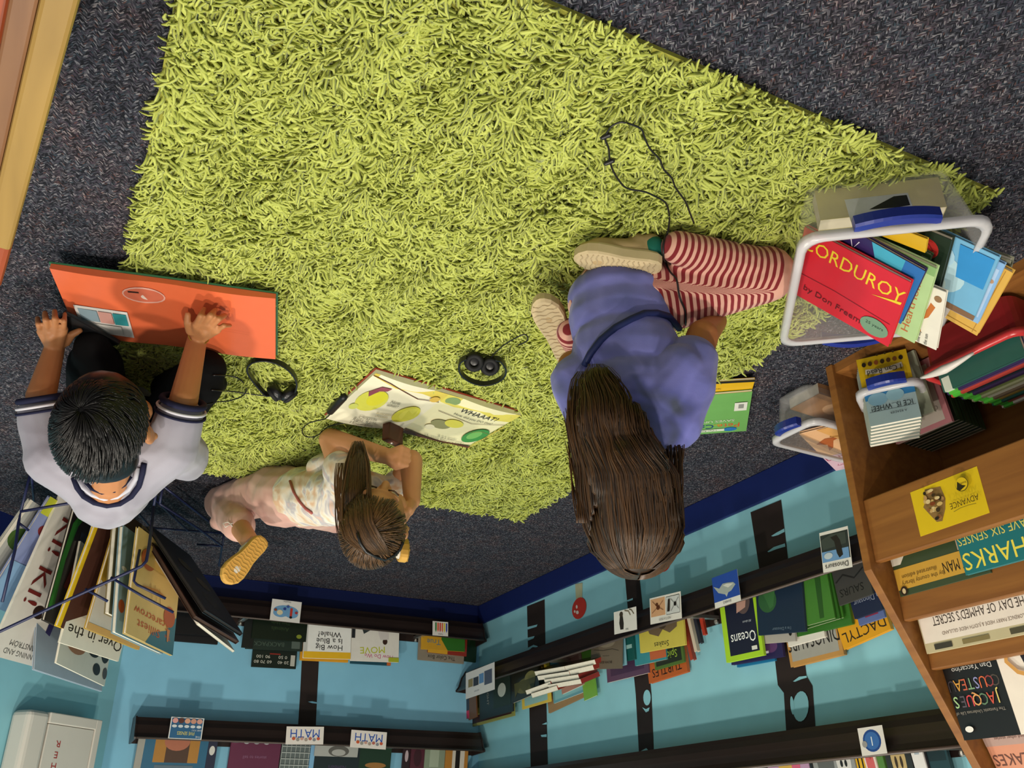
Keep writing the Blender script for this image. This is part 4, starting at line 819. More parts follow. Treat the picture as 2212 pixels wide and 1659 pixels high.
# caterpillar story, turned to the girl lying in front of it
twig = '#5a3224'
open_book('open yellow and white picture book shouting WHAAAT? on the rug', (812,805), (970,851), (1125,897), (703,904), (868,930), (1011,964), 0.036, '#8c2c1c',
  '#e4dfc4', [('p',[(0,1),(1,1),(1,.84),(.7,.9),(.35,.88),(0,.95)],'#cdbb52'),('s',[(0,.96),(.25,.93),(.5,.86),(.72,.78),(1,.80)],.012,twig),('e',.25,.56,.17,.22,'#d4d455'),('e',.28,.62,.10,.15,'#d9d53a'),('p',[(.12,.7),(.2,.84),(.32,.86),(.3,.8),(.22,.76),(.17,.62)],'#8a4a58'),('e',.13,.38,.05,.06,'#c9cf6a'),('e',.8,.42,.15,.2,'#d2cf4a'),('e',.82,.44,.10,.14,'#dcd85a'),('t','Now',.52,.62,.05,'#4a463c'),('t','what?',.52,.55,.05,'#4a463c'),('t','Build your',.54,.36,.038,'#a08a4c'),('t','chrysalis',.54,.30,.038,'#a08a4c'),('t','Chrysalis.',.42,.21,.05,'#4a463c'),('t','Right. Right.',.42,.14,.05,'#4a463c'),('t','I knew that.',.42,.07,.05,'#4a463c'),('e',.9,.86,.06,.06,'#c8a84c')],
  '#e4dfb4', [('p',[(0,1),(1,1),(1,.80),(.8,.78),(.5,.88),(.2,.80),(0,.82)],'#d0c65a'),('e',.12,.9,.09,.08,'#7c9460'),('t','WHAAAT?',.56,.76,.10,'#2e2a26','c',0,.85),('t','How did you DO that?',.56,.67,.045,'#4a463c'),('s',[(.1,.64),(.35,.63),(.6,.60),(.8,.66),(1,.72)],.008,twig),('e',.3,.40,.13,.10,'#8c8c60'),('e',.42,.50,.12,.09,'#d4cf52'),('e',.22,.28,.06,.06,'#dcd8b8'),('e',.85,.34,.15,.20,'#3f8a44',),('e',.82,.36,.08,.12,'#6fae5c'),('s',[(.72,.42),(.85,.48),(.97,.44)],.003,'#c8683c'),('t','Is it a spell?',.56,.14,.045,'#4a463c'),('t','Or some kind of a trick?',.56,.08,.045,'#4a463c'),('p',[(0,0),(1,0),(1,.05),(.6,.035),(.25,.06),(0,.10)],twig),('s',[(1,.0),(.99,.3),(1,.7)],.012,'#c8a84c')], thick=0.010)
# black strap of the small player lying by its corner
mb = MB(); c = atz(728, 868, 0.034); e = atz(745, 850, 0.034)
mb.capsule(atz(714, 888, 0.030), atz(742, 858, 0.034), 0.010, 0.010)
tag(mb.build('headphone_plug', M('#16161a', 0.4), smooth=True), 'black rubber cable plug sticking out under the open yellow book', 'plug')
# orange endpapers in front of the boy
open_book('open book with plain orange endpapers under the hands of the child in grey', (107,580), (352,612), (595,645), (167,721), (378,748), (595,776), 0.050, '#2f6a4a',
  '#dc6840', [('e',.80,.80,.20,.115,'#dba090'),('e',.80,.80,.185,.095,'#c8664c'),('e',.84,.78,.07,.04,'#d8c0b4'),('r',.66,.83,.76,.85,'#2a1c18'),('r',.09,.10,.60,.52,'#d4d0cc'),('r',.12,.30,.30,.48,'#8aa0ac'),('r',.31,.30,.44,.48,'#d09a90'),('r',.45,.30,.58,.48,'#2f8a90'),('r',.13,.14,.5,.27,'#c2bfba')],
  '#dc6840', [('s',[(.5,.42),(.75,.40)],.001,'#a8401c'),('s',[(.5,.46),(.75,.44)],.001,'#a8401c')], thick=0.012, arch=0.004)
pl = empty('audio_player', atz(190, 715, 0.066), 'flat black audio player with small buttons under the hand beside the orange book', 'audio player'); po = Vector(pl.location)
q = [atz(x, y, 0.060)-po for x, y in ((142,668),(262,735),(212,752),(108,694))]
mb = MB(); mb.prism(q, (0, 0, 0.010)); mb.build('body', M('#17181b', 0.4, 0.5), pl, bevel=0.003)
for i in range(6):
    p = q[3].lerp(q[2], 0.38+0.09*i).lerp(q[0].lerp(q[1], 0.38+0.09*i), 0.35); mb = MB(); mb.ellipsoid(p+Vector((0, 0, 0.0105)), (0.003, 0.003, 0.0012), seg=10, rings=6); mb.build('button', M('#3c8a9c' if i == 0 else '#8a8c90', 0.4), pl, smooth=True)
# two readers lying at the rug's left edge
def lying(label, TLp, TRp, BLp, z, th, cover, art):
    A_, B_, D_ = atz(*TLp, z), atz(*TRp, z), atz(*BLp, z)
    xd = B_-A_; zd = A_-D_; w = xd.length; z2 = (zd - xd.normalized()*zd.dot(xd.normalized())); h = z2.length
    o = A_ - z2
    t = book(label, o, xd, z2, w, h, th, cover, art, None, False)
    PRESS.append(([(p.x, p.y) for p in (A_, B_, B_-z2, o)], max(0.012, z-th-0.002)))
    return t
lying('yellow reader peeping out under the green one beside the seated girl', (1606,905), (1470,912), (1597,822), 0.022, 0.006, '#d8aa1c', [('r',.0,.0,.9,.05,'#1c1a18'),('t','level one',.6,.16,.04,'#8a6a14')])
lying('green reader with a round blue badge lying on the rug edge beside the seated girl', (1612,931), (1478,941), (1600,848), 0.030, 0.006, '#6fa85a', [('t','Pete',.30,.75,.12,'#c8542a','c',0,.9),('t','the',.47,.75,.05,'#c8b83c'),('t','Cat',.68,.75,.12,'#24407c','c',0,.9),('t','SAVES UP',.45,.64,.06,'#d0d8c0'),('e',.27,.90,.11,.05,'#2a6cb0'),('r',.36,.87,.9,.93,'#cfd8c4'),('t','I Can Read',.63,.885,.035,'#5a6a50'),('r',.05,.22,.24,.42,'#d8d6cc'),('r',.10,.26,.18,.36,'#8a8a84')])
# ================================================================ people
from mathutils import noise as mnoise
from mathutils.bvhtree import BVHTree
def fused(mb, voxel, smooth=6, wrinkle=0.0, wscale=25.0, stretch=(1, 1, 1)):
    """one continuous skin over all the pieces collected in mb"""
    me = mb.mesh('raw'); o = bpy.data.objects.new('raw', me); COL.objects.link(o)
    r = o.modifiers.new('r', 'REMESH'); r.mode = 'VOXEL'; r.voxel_size = voxel
    if smooth:
        s = o.modifiers.new('s', 'SMOOTH'); s.factor = 0.5; s.iterations = smooth
    dg = bpy.context.evaluated_depsgraph_get(); dg.update()
    out = bpy.data.meshes.new_from_object(o.evaluated_get(dg))
    bpy.data.objects.remove(o); bpy.data.meshes.remove(me)
    out.materials.clear()
    if wrinkle:
        for v, n in zip(out.vertices, [v.normal.copy() for v in out.vertices]):
            p = Vector((v.co.x*stretch[0], v.co.y*stretch[1], v.co.z*stretch[2]))*wscale
            a = mnoise.noise(p)*0.6 + (0.5-abs(mnoise.noise(p*0.6+Vector((5, 2, 9)))))*0.9
            v.co += n*(a*wrinkle)
    out.polygons.foreach_set('use_smooth', [True]*len(out.polygons)); out.update()
    return out
def part_mesh(name, me, mat, parent, label=None):
    o = bpy.data.objects.new(name, me); COL.objects.link(o); o.parent = parent; me.materials.clear(); me.materials.append(mat)
    o.matrix_parent_inverse = Matrix.Translation(-Vector(parent.location))
    if label: o['label'] = label
    return o
def put(mb, name, m, parent, smooth=False, **k):
    o = mb.build(name, m, parent, smooth=smooth, **k); o.matrix_parent_inverse = Matrix.Translation(-Vector(parent.location)); return o
def caster(objs):
    ts = []
    for o in objs:
        me = o.data; mw = Matrix.Translation(Vector((0, 0, 0)))
        ts.append(BVHTree.FromPolygons([tuple(v.co) for v in me.vertices], [tuple(p.vertices) for p in me.polygons]))
    def f(x, y, off=0.003, fallback_z=0.035):
        d = ray(x, y).normalized(); best = None
        for t in ts:
            h = t.ray_cast(CAM, d)
            if h[0] is not None and (best is None or h[3] < best[2]): best = (h[0], h[1], h[3])
        fl = atz(x, y, fallback_z)
        if best is None or (fl-CAM).length < best[2]: return fl
        n = best[1] if best[1].dot(d) < 0 else -best[1]
        return best[0] + n*off
    return f
def skin_mat(name, col):
    m, nt, b = new_mat(name); L = nt.links
    tc = nt.nodes.new('ShaderNodeTexCoord'); n = nt.nodes.new('ShaderNodeTexNoise'); n.inputs['Scale'].default_value = 30; n.inputs['Detail'].default_value = 4
    L.new(tc.outputs['Object'], n.inputs['Vector'])
    r = nt.nodes.new('ShaderNodeValToRGB'); c = lin(col)
    r.color_ramp.elements[0].color = (c[0]*0.92, c[1]*0.88, c[2]*0.85, 1); r.color_ramp.elements[1].color = (min(1, c[0]*1.06), c[1]*1.04, c[2]*1.02, 1)
    L.new(n.outputs['Fac'], r.inputs['Fac']); L.new(r.outputs['Color'], b.inputs['Base Color'])
    b.inputs['Roughness'].default_value = 0.5; b.inputs['Specular IOR Level'].default_value = 0.35
    b.inputs['Subsurface Weight'].default_value = 0.12; b.inputs['Subsurface Radius'].default_value = (0.012, 0.005, 0.003); b.inputs['Subsurface Scale'].default_value = 0.5
    return m
def cloth_mat(name, cols, scale=9.0, weave=900, rough=0.85, detail=2.0, dist=1.2):
    m, nt, b = new_mat(name); L = nt.links
    tc = nt.nodes.new('ShaderNodeTexCoord'); n = nt.nodes.new('ShaderNodeTexNoise'); n.inputs['Scale'].default_value = scale; n.inputs['Detail'].default_value = detail; n.inputs['Distortion'].default_value = dist
    L.new(tc.outputs['Object'], n.inputs['Vector'])
    r = nt.nodes.new('ShaderNodeValToRGB'); e = r.color_ramp.elements
    k = len(cols); e[0].position = 0.3; e[0].color = (*lin(cols[0]), 1); e[1].position = 0.7; e[1].color = (*lin(cols[-1]), 1)
    for i in range(1, k-1): q = e.new(0.3+0.4*i/(k-1)); q.color = (*lin(cols[i]), 1)
    L.new(n.outputs['Fac'], r.inputs['Fac']); L.new(r.outputs['Color'], b.inputs['Base Color'])
    n2 = nt.nodes.new('ShaderNodeTexNoise'); n2.inputs['Scale'].default_value = weave; L.new(tc.outputs['Object'], n2.inputs['Vector'])
    bp = nt.nodes.new('ShaderNodeBump'); bp.inputs['Strength'].default_value = 0.25; bp.inputs['Distance'].default_value = 0.001
    L.new(n2.outputs['Fac'], bp.inputs['Height']); L.new(bp.outputs['Normal'], b.inputs['Normal'])
    b.inputs['Roughness'].default_value = rough; b.inputs['Specular IOR Level'].default_value = 0.2; b.inputs['Sheen Weight'].default_value = 0.2
    return m
def hair_mat(name, c1, c2, rough=0.42):
    m, nt, b = new_mat(name); L = nt.links
    at = nt.nodes.new('ShaderNodeAttribute'); at.attribute_name = 'tone'
    r = nt.nodes.new('ShaderNodeValToRGB'); r.color_ramp.elements[0].color = (*lin(c1), 1); r.color_ramp.elements[1].color = (*lin(c2), 1)
    L.new(at.outputs['Fac'], r.inputs['Fac']); L.new(r.outputs['Color'], b.inputs['Base Color'])
    b.inputs['Roughness'].default_value = rough; b.inputs['Specular IOR Level'].default_value = 0.45
    return m
def basis(fwd, up):
    y = Vector(fwd).normalized(); z = Vector(up); z = (z-y*z.dot(y)).normalized(); x = y.cross(z)
    return Matrix((x, y, z)).transposed()
def head_into(mb, c, R, s=1.0):
    """child's head: y of R looks ahead, z up"""
    c = Vector(c); P = lambda x, y, z: c + R @ (Vector((x, y, z))*s)
    E = lambda p, r: mb.ellipsoid(P(*p), tuple(q*s for q in r), R=R)
    E((0, -0.012, 0.020), (0.068, 0.084, 0.072)); E((0, 0.020, -0.020), (0.060, 0.062, 0.072)); E((0, 0.040, -0.058), (0.036, 0.038, 0.034))
    E((0, 0.058, -0.078), (0.017, 0.016, 0.014)); E((0.030, 0.050, -0.038), (0.028, 0.026, 0.028)); E((-0.030, 0.050, -0.038), (0.028, 0.026, 0.028))
    E((0, 0.062, 0.018), (0.046, 0.018, 0.012))
    mb.capsule(P(0, 0.074, 0.006), P(0, 0.090, -0.024), 0.007*s, 0.0105*s); E((0.010, 0.080, -0.027), (0.007, 0.008, 0.006)); E((-0.010, 0.080, -0.027), (0.007, 0.008, 0.006))
    for q in (-1, 1):
        E((q*0.070, -0.008, -0.012), (0.008, 0.017, 0.027)); E((q*0.076, -0.014, 0.004), (0.006, 0.012, 0.014)); E((q*0.073, -0.002, -0.034), (0.006, 0.007, 0.008))
    return P
def face_parts(P, R, parent, s=1.0, iris='#2a1a10', lip='#a85a4c', brow='#2a1c14', open_=True):
    for q in (-1, 1):
        mb = MB(); mb.ellipsoid(P(q*0.027, 0.068, 0.000), (0.0115*s, 0.0115*s, 0.008*s), R=R, seg=14, rings=10); e = put(mb, 'eye', M('#dcd6cc', 0.3), parent, True)
        mb = MB(); mb.ellipsoid(P(q*0.027, 0.0775, -0.001), (0.0055*s, 0.003*s, 0.0055*s), R=R, seg=12, rings=8); put(mb, 'iris', M(iris, 0.25), parent, True)
        mb = MB(); mb.tube([P(q*0.014, 0.080, 0.017), P(q*0.027, 0.081, 0.021), P(q*0.040, 0.073, 0.017)], 0.0022*s, seg=6); put(mb, 'eyebrow', M(brow, 0.6), parent, True)
    mb = MB(); mb.tube([P(-0.019, 0.066, -0.052), P(-0.008, 0.0765, -0.0495), P(0, 0.0775, -0.051), P(0.008, 0.0765, -0.0495), P(0.019, 0.066, -0.052)], [0.0015, 0.0038, 0.0040, 0.0038, 0.0015], seg=8)
    mb.tube([P(-0.016, 0.066, -0.055), P(0, 0.076, -0.058), P(0.016, 0.066, -0.055)], [0.0015, 0.0046, 0.0015], seg=8); put(mb, 'mouth', M(lip, 0.45), parent, True)
def hand_into(mb, wrist, knuckles, mids, tips, thumb, rw=0.019, rf=0.0068):
    """palm, four fingers of different length with a bend each, and a thumb leaving the side of the palm"""
    W = Vector(wrist)
    for k in knuckles: mb.capsule(W.lerp(Vector(k), 0.15), k, rw*0.72, rf*1.35)
    for a, b_ in zip(knuckles[:-1], knuckles[1:]): mb.capsule(a, b_, rf*1.25, rf*1.25)
    c = sum((Vector(k) for k in knuckles), Vector())/4
    mb.capsule(W, W.lerp(c, 0.75), rw*0.85, rw*0.72)
    for i, (k, m_, t) in enumerate(zip(knuckles, mids, tips)):
        f = (0.95, 1.05, 1.0, 0.85)[i]
        mb.capsule(k, m_, rf*1.12*f, rf*1.0*f); mb.capsule(m_, t, rf*1.0*f, rf*0.82*f)
    mb.capsule(thumb[0], thumb[1], rf*1.7, rf*1.25); mb.capsule(thumb[1], thumb[2], rf*1.25, rf*1.0)
def strands(name, lines, r, mat, parent, base=None, seg=3, seed=1):
    """hair: a body of hair under many single locks, one mesh"""
    rr = random.Random(seed); mb = MB(); tones = []
    if base is not None:
        mb.add([tuple(v.co) for v in base.vertices], [tuple(p.vertices) for p in base.polygons]); tones += [0.15]*len(base.polygons)
    for l in lines:
        n0 = len(mb.f); n = len(l)
        rs = [r*(0.5+0.5*min(1, 4*i/n))*(1.0 if i < n*0.7 else 1.0-0.75*(i-n*0.7)/(n*0.3)) for i in range(n)]
        mb.tube(l, rs, seg=seg); tones += [rr.random()]*(len(mb.f)-n0)
    o = put(mb, name, mat, parent, True)
    at = o.data.attributes.new('tone', 'FLOAT', 'FACE'); at.data.foreach_set('value', tones)
    return o
def shoe(parent, heel, toe, normal, width, m_sole, m_upper, m_patch=None, tread='#b8a684', height=0.055, name='shoe'):
    """sole outline from heel to toe facing along normal, upper on its other side"""
    heel = Vector(heel); toe = Vector(toe); x = (toe-heel); Ls = x.length; x.normalize()
    z = -Vector(normal); z = (z-x*z.dot(x)).normalized(); y = z.cross(x)
    def G(u, v, w): return heel + x*(u*Ls) + y*(v*width) + z*w
    prof = [(0.0, 0.0), (0.015, 0.20), (0.06, 0.30), (0.16, 0.345), (0.30, 0.335), (0.45, 0.345), (0.60, 0.42), (0.74, 0.46), (0.86, 0.42), (0.95, 0.27), (0.99, 0.12), (1.0, 0.0)]
    ol = prof + [(u, -v*0.93) for u, v in prof[-2:0:-1]]
    mb = MB(); n = len(ol); vs = []; lev = [(0.93, 0.0), (1.0, 0.004), (1.0, 0.020), (0.95, 0.024)]
    for s_, w in lev: vs += [G(0.5+(u-0.5)*s_, v*s_, w) for u, v in ol]
    fs = [tuple(range(n))[::-1], tuple(3*n+k for k in range(n))] + [(i*n+k, i*n+(k+1) % n, (i+1)*n+(k+1) % n, (i+1)*n+k) for i in range(3) for k in range(n)]
    mb.add(vs, fs); so = put(mb, name, m_sole, parent)
    mb = MB()
    for i in range(15):
        u = 0.09+0.82*i/14
        v = np.interp(u, [p[0] for p in prof], [p[1] for p in prof])*0.80
        P = [G(u+0.012*math.sin(k*1.5+i), -v+2*v*k/8, -0.0006) for k in range(9)]
        mb.tube(P, 0.0011, seg=5)
    t = put(mb, 'tread', M(tread, 0.7), so); t.matrix_parent_inverse = Matrix.Identity(4)
    mb = MB()
    mb.capsule(G(0.16, 0, 0.030), G(0.30, 0, 0.034), width*0.30, width*0.30); mb.capsule(G(0.30, 0, 0.034), G(0.72, 0, 0.024), width*0.31, width*0.37); mb.capsule(G(0.72, 0, 0.024), G(0.86, 0, 0.020), width*0.37, width*0.27)
    mb.capsule(G(0.17, 0, 0.03), G(0.15, 0, height), width*0.30, width*0.31); mb.capsule(G(0.30, 0, 0.03), G(0.30, 0, height), width*0.29, width*0.28)
    u_ = part_mesh('upper', fused(mb, 0.004, 5), m_upper, so); u_.matrix_parent_inverse = Matrix.Identity(4)
    if m_patch:
        mb = MB(); mb.capsule(G(0.145, 0, 0.034), G(0.135, 0, height-0.004), width*0.325, width*0.325)
        h_ = part_mesh('heel_patch', fused(mb, 0.004, 3), m_patch, so); h_.matrix_parent_inverse = Matrix.Identity(4)
    return so

# ---------------------------------------------------------------- the girl seated with her back to us
SK_A = skin_mat('skin_a', '#a86c40')
ga = empty('person', atz(1340, 650, 0.03), 'child with very long brown hair, purple shirt and striped tights, sitting with back turned', 'person')
pel = atd(1335, 640, 1.42); chest = atd(1368, 850, 1.40); nk = atd(1385, 945, 1.40); hc = atd(1368, 1120, 1.435)
shL = atd(1455, 905, 1.40); shR = atd(1292, 915, 1.41)
elL = atd(1518, 724, 1.385); wrL = atd(1549, 694, 1.46)
elR = atd(1238, 790, 1.43); wrR = atd(1270, 800, 1.53)
hipL = atd(1405, 645, 1.42); knL = atd(1655, 592, 1.40); anL = atd(1464, 535, 1.318)
hipR = atd(1308, 655, 1.43); knR = atd(1290, 800, 1.72); anR = atd(1235, 720, 1.50)
knR.z = 0.07
mb = MB(); RA = basis(_hd + Vector((0, 0, -0.42)), _Z)
Pa = head_into(mb, hc, RA, 0.97)
mb.capsule(hc + RA @ Vector((0, -0.02, -0.05)), nk, 0.036, 0.036)
mb.capsule(nk, chest, 0.040, 0.050); mb.capsule(chest, pel, 0.052, 0.058); mb.capsule(shL, shR, 0.034, 0.034)
for a, b_, c in ((shL, elL, wrL), (shR, elR, wrR)): mb.capsule(a, b_, 0.034, 0.029); mb.capsule(b_, c, 0.028, 0.019)
for a, b_, c in ((hipL, knL, anL), (hipR, knR, anR)): mb.capsule(a, b_, 0.052, 0.042); mb.capsule(b_, c, 0.038, 0.026)
for w_, d_, s_ in ((wrL, (Vector((-0.25, 0.55, -0.35))).normalized(), 1), (wrR, (Vector((-0.3, 0.5, -0.5))).normalized(), -1)):
    sd = d_.cross(Vector((0, 0, 1))).normalized()*s_; dn = Vector((0, 0, -1))
    kn = [w_ + d_*0.042 + sd*q for q in (0.018, 0.006, -0.006, -0.017)]
    md = [k + d_*l + dn*0.006 for k, l in zip(kn, (0.020, 0.024, 0.022, 0.017))]
    tp = [k + d_*l*0.7 + dn*0.014 for k, l in zip(md, (0.020, 0.024, 0.022, 0.017))]
    hand_into(mb, w_, kn, md, tp, (w_ + d_*0.012+sd*0.016, w_ + d_*0.030+sd*0.030+dn*0.006, w_ + d_*0.046+sd*0.030+dn*0.014), 0.018, 0.0060)
part_mesh('body', fused(mb, 0.0032, 5), SK_A, ga)
face_parts(Pa, RA, ga, 0.97)
# striped tights
TI = MB(); chains = []
for a, b_, c, r in ((hipL, knL, anL, (0.072, 0.054, 0.044, 0.031)), (hipR, knR, anR, (0.064, 0.052, 0.042, 0.031))):
    TI.capsule(a, b_, r[0], r[1]); TI.capsule(b_, c, r[2]+0.004, r[3]); TI.ellipsoid(b_, (r[1]*0.98,)*3)
    chains.append((a, b_, c))
TI.capsule(hipL, hipR, 0.072, 0.072); TI.ellipsoid(pel, (0.085, 0.08, 0.075))
tm = fused(TI, 0.0035, 6)
at = tm.attributes.new('along', 'FLOAT', 'POINT'); vals = []
for v in tm.vertices:
    best = None
    for ch in chains:
        acc = 0.0
        for p, q in zip(ch[:-1], ch[1:]):
            dd = q-p; L2 = dd.length; t = max(-9.0 if acc == 0 else 0.0, min(1.0 if q is not ch[-1] else 9.0, (v.co-p).dot(dd)/(L2*L2))); ds = (v.co-(p+dd*t)).length
            if best is None or ds < best[0]: best = (ds, acc+t*L2)
            acc += L2
    vals.append(best[1])
# soften the stripe course where it turns the knee
co = np.array(vals); ed = np.array([tuple(e.vertices) for e in tm.edges])
for _ in range(5):
    s_ = np.zeros_like(co); n_ = np.zeros_like(co)
    np.add.at(s_, ed[:, 0], co[ed[:, 1]]); np.add.at(s_, ed[:, 1], co[ed[:, 0]]); np.add.at(n_, ed[:, 0], 1); np.add.at(n_, ed[:, 1], 1)
    co = 0.5*co + 0.5*s_/np.maximum(n_, 1)
at.data.foreach_set('value', co.astype(np.float32))
m, nt, b = new_mat('striped_knit')
an = nt.nodes.new('ShaderNodeAttribute'); an.attribute_name = 'along'
mu = nt.nodes.new('ShaderNodeMath'); mu.operation = 'MULTIPLY'; mu.inputs[1].default_value = 1/0.0128; nt.links.new(an.outputs['Fac'], mu.inputs[0])
fr = nt.nodes.new('ShaderNodeMath'); fr.operation = 'FRACT'; nt.links.new(mu.outputs[0], fr.inputs[0])
r = nt.nodes.new('ShaderNodeValToRGB'); r.color_ramp.interpolation = 'LINEAR'; e = r.color_ramp.elements
e[0].position = 0.0; e[0].color = (*lin('#dca694'), 1); e[1].position = 1.0; e[1].color = (*lin('#dca694'), 1)
for p, c in ((0.44, '#dca694'), (0.50, '#7d0f1c'), (0.94, '#7d0f1c')): q = e.new(p); q.color = (*lin(c), 1)
nt.links.new(fr.outputs[0], r.inputs['Fac']); nt.links.new(r.outputs['Color'], b.inputs['Base Color']); b.inputs['Roughness'].default_value = 0.85; b.inputs['Sheen Weight'].default_value = 0.2
tights_a = part_mesh('tights', tm, m, ga, 'red and pink striped tights')
# shirt
SHIRT_A = cloth_mat('purple_shirt', ('#474c60', '#5c60a0', '#7476bd', '#686cb0', '#4e5470'), 6.0, 700)
mb = MB()
RT = basis(_hd, _Z)
mb.ellipsoid(atd(1340, 690, 1.42), (0.096, 0.084, 0.085), R=RT); mb.ellipsoid(atd(1352, 770, 1.41), (0.098, 0.080, 0.095), R=RT); mb.ellipsoid(atd(1368, 860, 1.40), (0.098, 0.076, 0.085), R=RT)
mb.capsule(shL, shR, 0.050, 0.050); mb.capsule(nk, chest, 0.044, 0.070); mb.ellipsoid(pel+Vector((0, 0, 0.005)), (0.092, 0.085, 0.060), R=RT)
s1 = atd(1493, 782, 1.385); mb.capsule(shL, atd(1480, 830, 1.385), 0.050, 0.052); mb.capsule(atd(1480, 830, 1.385), s1, 0.052, 0.046)
mb.capsule(shR, shR.lerp(elR, 0.72), 0.050, 0.052)
mb.capsule(atd(1420, 860, 1.37), atd(1470, 805, 1.37), 0.045, 0.046)
shirt_a = part_mesh('shirt', fused(mb, 0.004, 4, 0.0095, 13.0), SHIRT_A, ga, 'loose periwinkle purple tie-dyed T-shirt')
mb = MB(); cc = nk + _hd*0.004 + Vector((0, 0, 0.006))
mb.tube([cc + RT @ Vector((0.046*math.cos(q), 0.042*math.sin(q), 0.004*math.sin(q))) for q in [2*PI*i/24 for i in range(24)]], 0.005, seg=8, closed=True); put(mb, 'neckband', SHIRT_A, ga, True)
# shoes
BEIGE = M('#b39a72', 0.75, 0.25, 0.08, 40, 0.2); SOLE = M('#c4b18c', 0.7, 0.25, 0.06, 30)
shoe(ga, atd(1428, 572, 1.335)+Vector((0, 0, 0.012)), atd(1238, 556, 1.335)+Vector((0, 0, 0.006)), Vector((0, 0, 0.93))+_hd*0.05+Vector((0, 0, 0)), 0.072, SOLE, BEIGE, M('#12685c', 0.6), height=0.05)
shoe(ga, atd(1232, 792, 1.60), atd(1166, 648, 1.43), -_hd*0.75+Vector((0.25, 0.1, 0.55)), 0.070, SOLE, BEIGE, None, height=0.05)
# navy strap round her, lying on the shirt
cA = caster([shirt_a, tights_a])
path = [(1262,792),(1278,765),(1300,736),(1330,710),(1362,692),(1392,680),(1415,677),(1440,684),(1458,697),(1466,706)]
P_ = [cA(x, y, 0.004) for x, y in path]
mb = MB()
for i in range(len(P_)): pass
mb.tube(P_, 0.0062, seg=8); put(mb, 'shoulder_strap', M('#16204e', 0.6, 0.3), ga, True, label='navy strap slung across the back')
# long hair
HA = hair_mat('hair_a', '#1d130c', '#54391f', 0.42)
mb = MB()
mb.ellipsoid(hc + RA @ Vector((0, -0.016, 0.018)), (0.0735, 0.088, 0.078), R=RA)
mb.capsule(hc + RA @ Vector((0, -0.055, 0.0)), atd(1365, 1000, 1.345), 0.060, 0.050)
mb.capsule(atd(1332, 1040, 1.355), atd(1300, 900, 1.335), 0.035, 0.034); mb.capsule(atd(1390, 1050, 1.35), atd(1345, 910, 1.325), 0.040, 0.032)
mb.capsule(atd(1300, 900, 1.335), atd(1293, 815, 1.325), 0.036, 0.020); mb.capsule(atd(1330, 905, 1.325), atd(1310, 820, 1.318), 0.034, 0.016)
base = fused(mb, 0.005, 6)
hairbvh = BVHTree.FromPolygons([tuple(v.co) for v in base.vertices], [tuple(p.vertices) for p in base.polygons])
def onhair(x, y, d, off):
    dr = ray(x, y).normalized(); h = hairbvh.ray_cast(CAM, dr)
    return h[0]+h[1]*off if h[0] is not None else atd(x, y, d)
rr = random.Random(11); lines = []
def hb(y):     # left and right border of the hair at a height in the picture
    ys = [780, 820, 860, 900, 940, 980, 1020, 1080, 1140, 1190, 1220]
    l = [1268, 1240, 1234, 1232, 1236, 1244, 1252, 1258, 1266, 1288, 1330]
    r_ = [1300, 1342, 1378, 1390, 1398, 1425, 1458, 1466, 1472, 1452, 1410]
    return float(np.interp(y, ys, l)), float(np.interp(y, ys, r_))
def hd_(y, u):
    ys = [780, 860, 960, 1040, 1120, 1190, 1225]; d = [1.325, 1.322, 1.322, 1.328, 1.338, 1.372, 1.41]
    c_ = float(np.interp(y, ys, d)); b_ = float(np.interp(y, ys, [0.03, 0.045, 0.06, 0.065, 0.07, 0.05, 0.02]))
    return c_ + b_*(2*u-1)**2
for i in range(1500):
    u = min(1, max(0, rr.gauss(0.5, 0.29))) if i % 3 else rr.random()
    ph = rr.uniform(0, 6.28); am = rr.uniform(1.5, 7); fq = rr.uniform(0.008, 0.02); lay = rr.uniform(-0.004, 0.010); l = []
    yend = rr.uniform(782, 900) if rr.random() < 0.65 else rr.uniform(860, 990)
    for y, dd in ((1180, 0.09), (1215, 0.06), (1228, 0.02)):
        lo, hi = hb(y); l.append(atd(lo+(hi-lo)*(0.5+(u-0.5)*0.75), y-rr.uniform(0, 3), 1.41+dd*0.8))
    y = 1218
    while y > yend:
        lo, hi = hb(y); uu = u + 0.02*math.sin(y*0.01+ph)
        x = lo+(hi-lo)*uu + am*math.sin(y*fq+ph)*min(1, (1218-y)/150)
        l.append(onhair(x, y, hd_(y, min(1, max(0, uu)))-lay, max(0.0003, lay))); y -= 16
    lines.append(l)
cenA = hc + RA @ Vector((0, -0.016, 0.018))
for i in range(900):     # over the crown and down the sides, parted in the middle
    sg = rr.choice((-1, 1)); y0 = rr.uniform(-0.05, 0.062); l = []; n_ = 9
    for k in range(n_):
        a = 0.02+(1.62+rr.uniform(-0.02, 0.02))*k/(n_-1)*(0.72+0.28*rr.random())
        yy = y0 - 0.035*(k/(n_-1))**1.5; q = math.sqrt(max(0.05, 1-(yy/0.092)**2))
        l.append(cenA + RA @ Vector((sg*0.0755*q*math.sin(a), yy, 0.0795*q*math.cos(a))))
    lines.append(l)
for i in range(90):      # loose strands hanging free at both sides
    right = i % 2; ph = rr.uniform(0, 6.28)
    x0 = rr.uniform(1440, 1468) if right else rr.uniform(1246, 1272); x1 = rr.uniform(1420, 1482) if right else rr.uniform(1222, 1250)
    ye = rr.uniform(915, 960) if right else rr.uniform(850, 960); l = []
    for k in range(14):
        f = k/13; y = 1130+(ye-1130)*f
        l.append(atd(x0+(x1-x0)*f+5*math.sin(f*5+ph), y, 1.40+0.01*math.sin(ph)))
    lines.append(l)
hair_a = strands('hair', lines, 0.0015, HA, ga, base, seed=2)
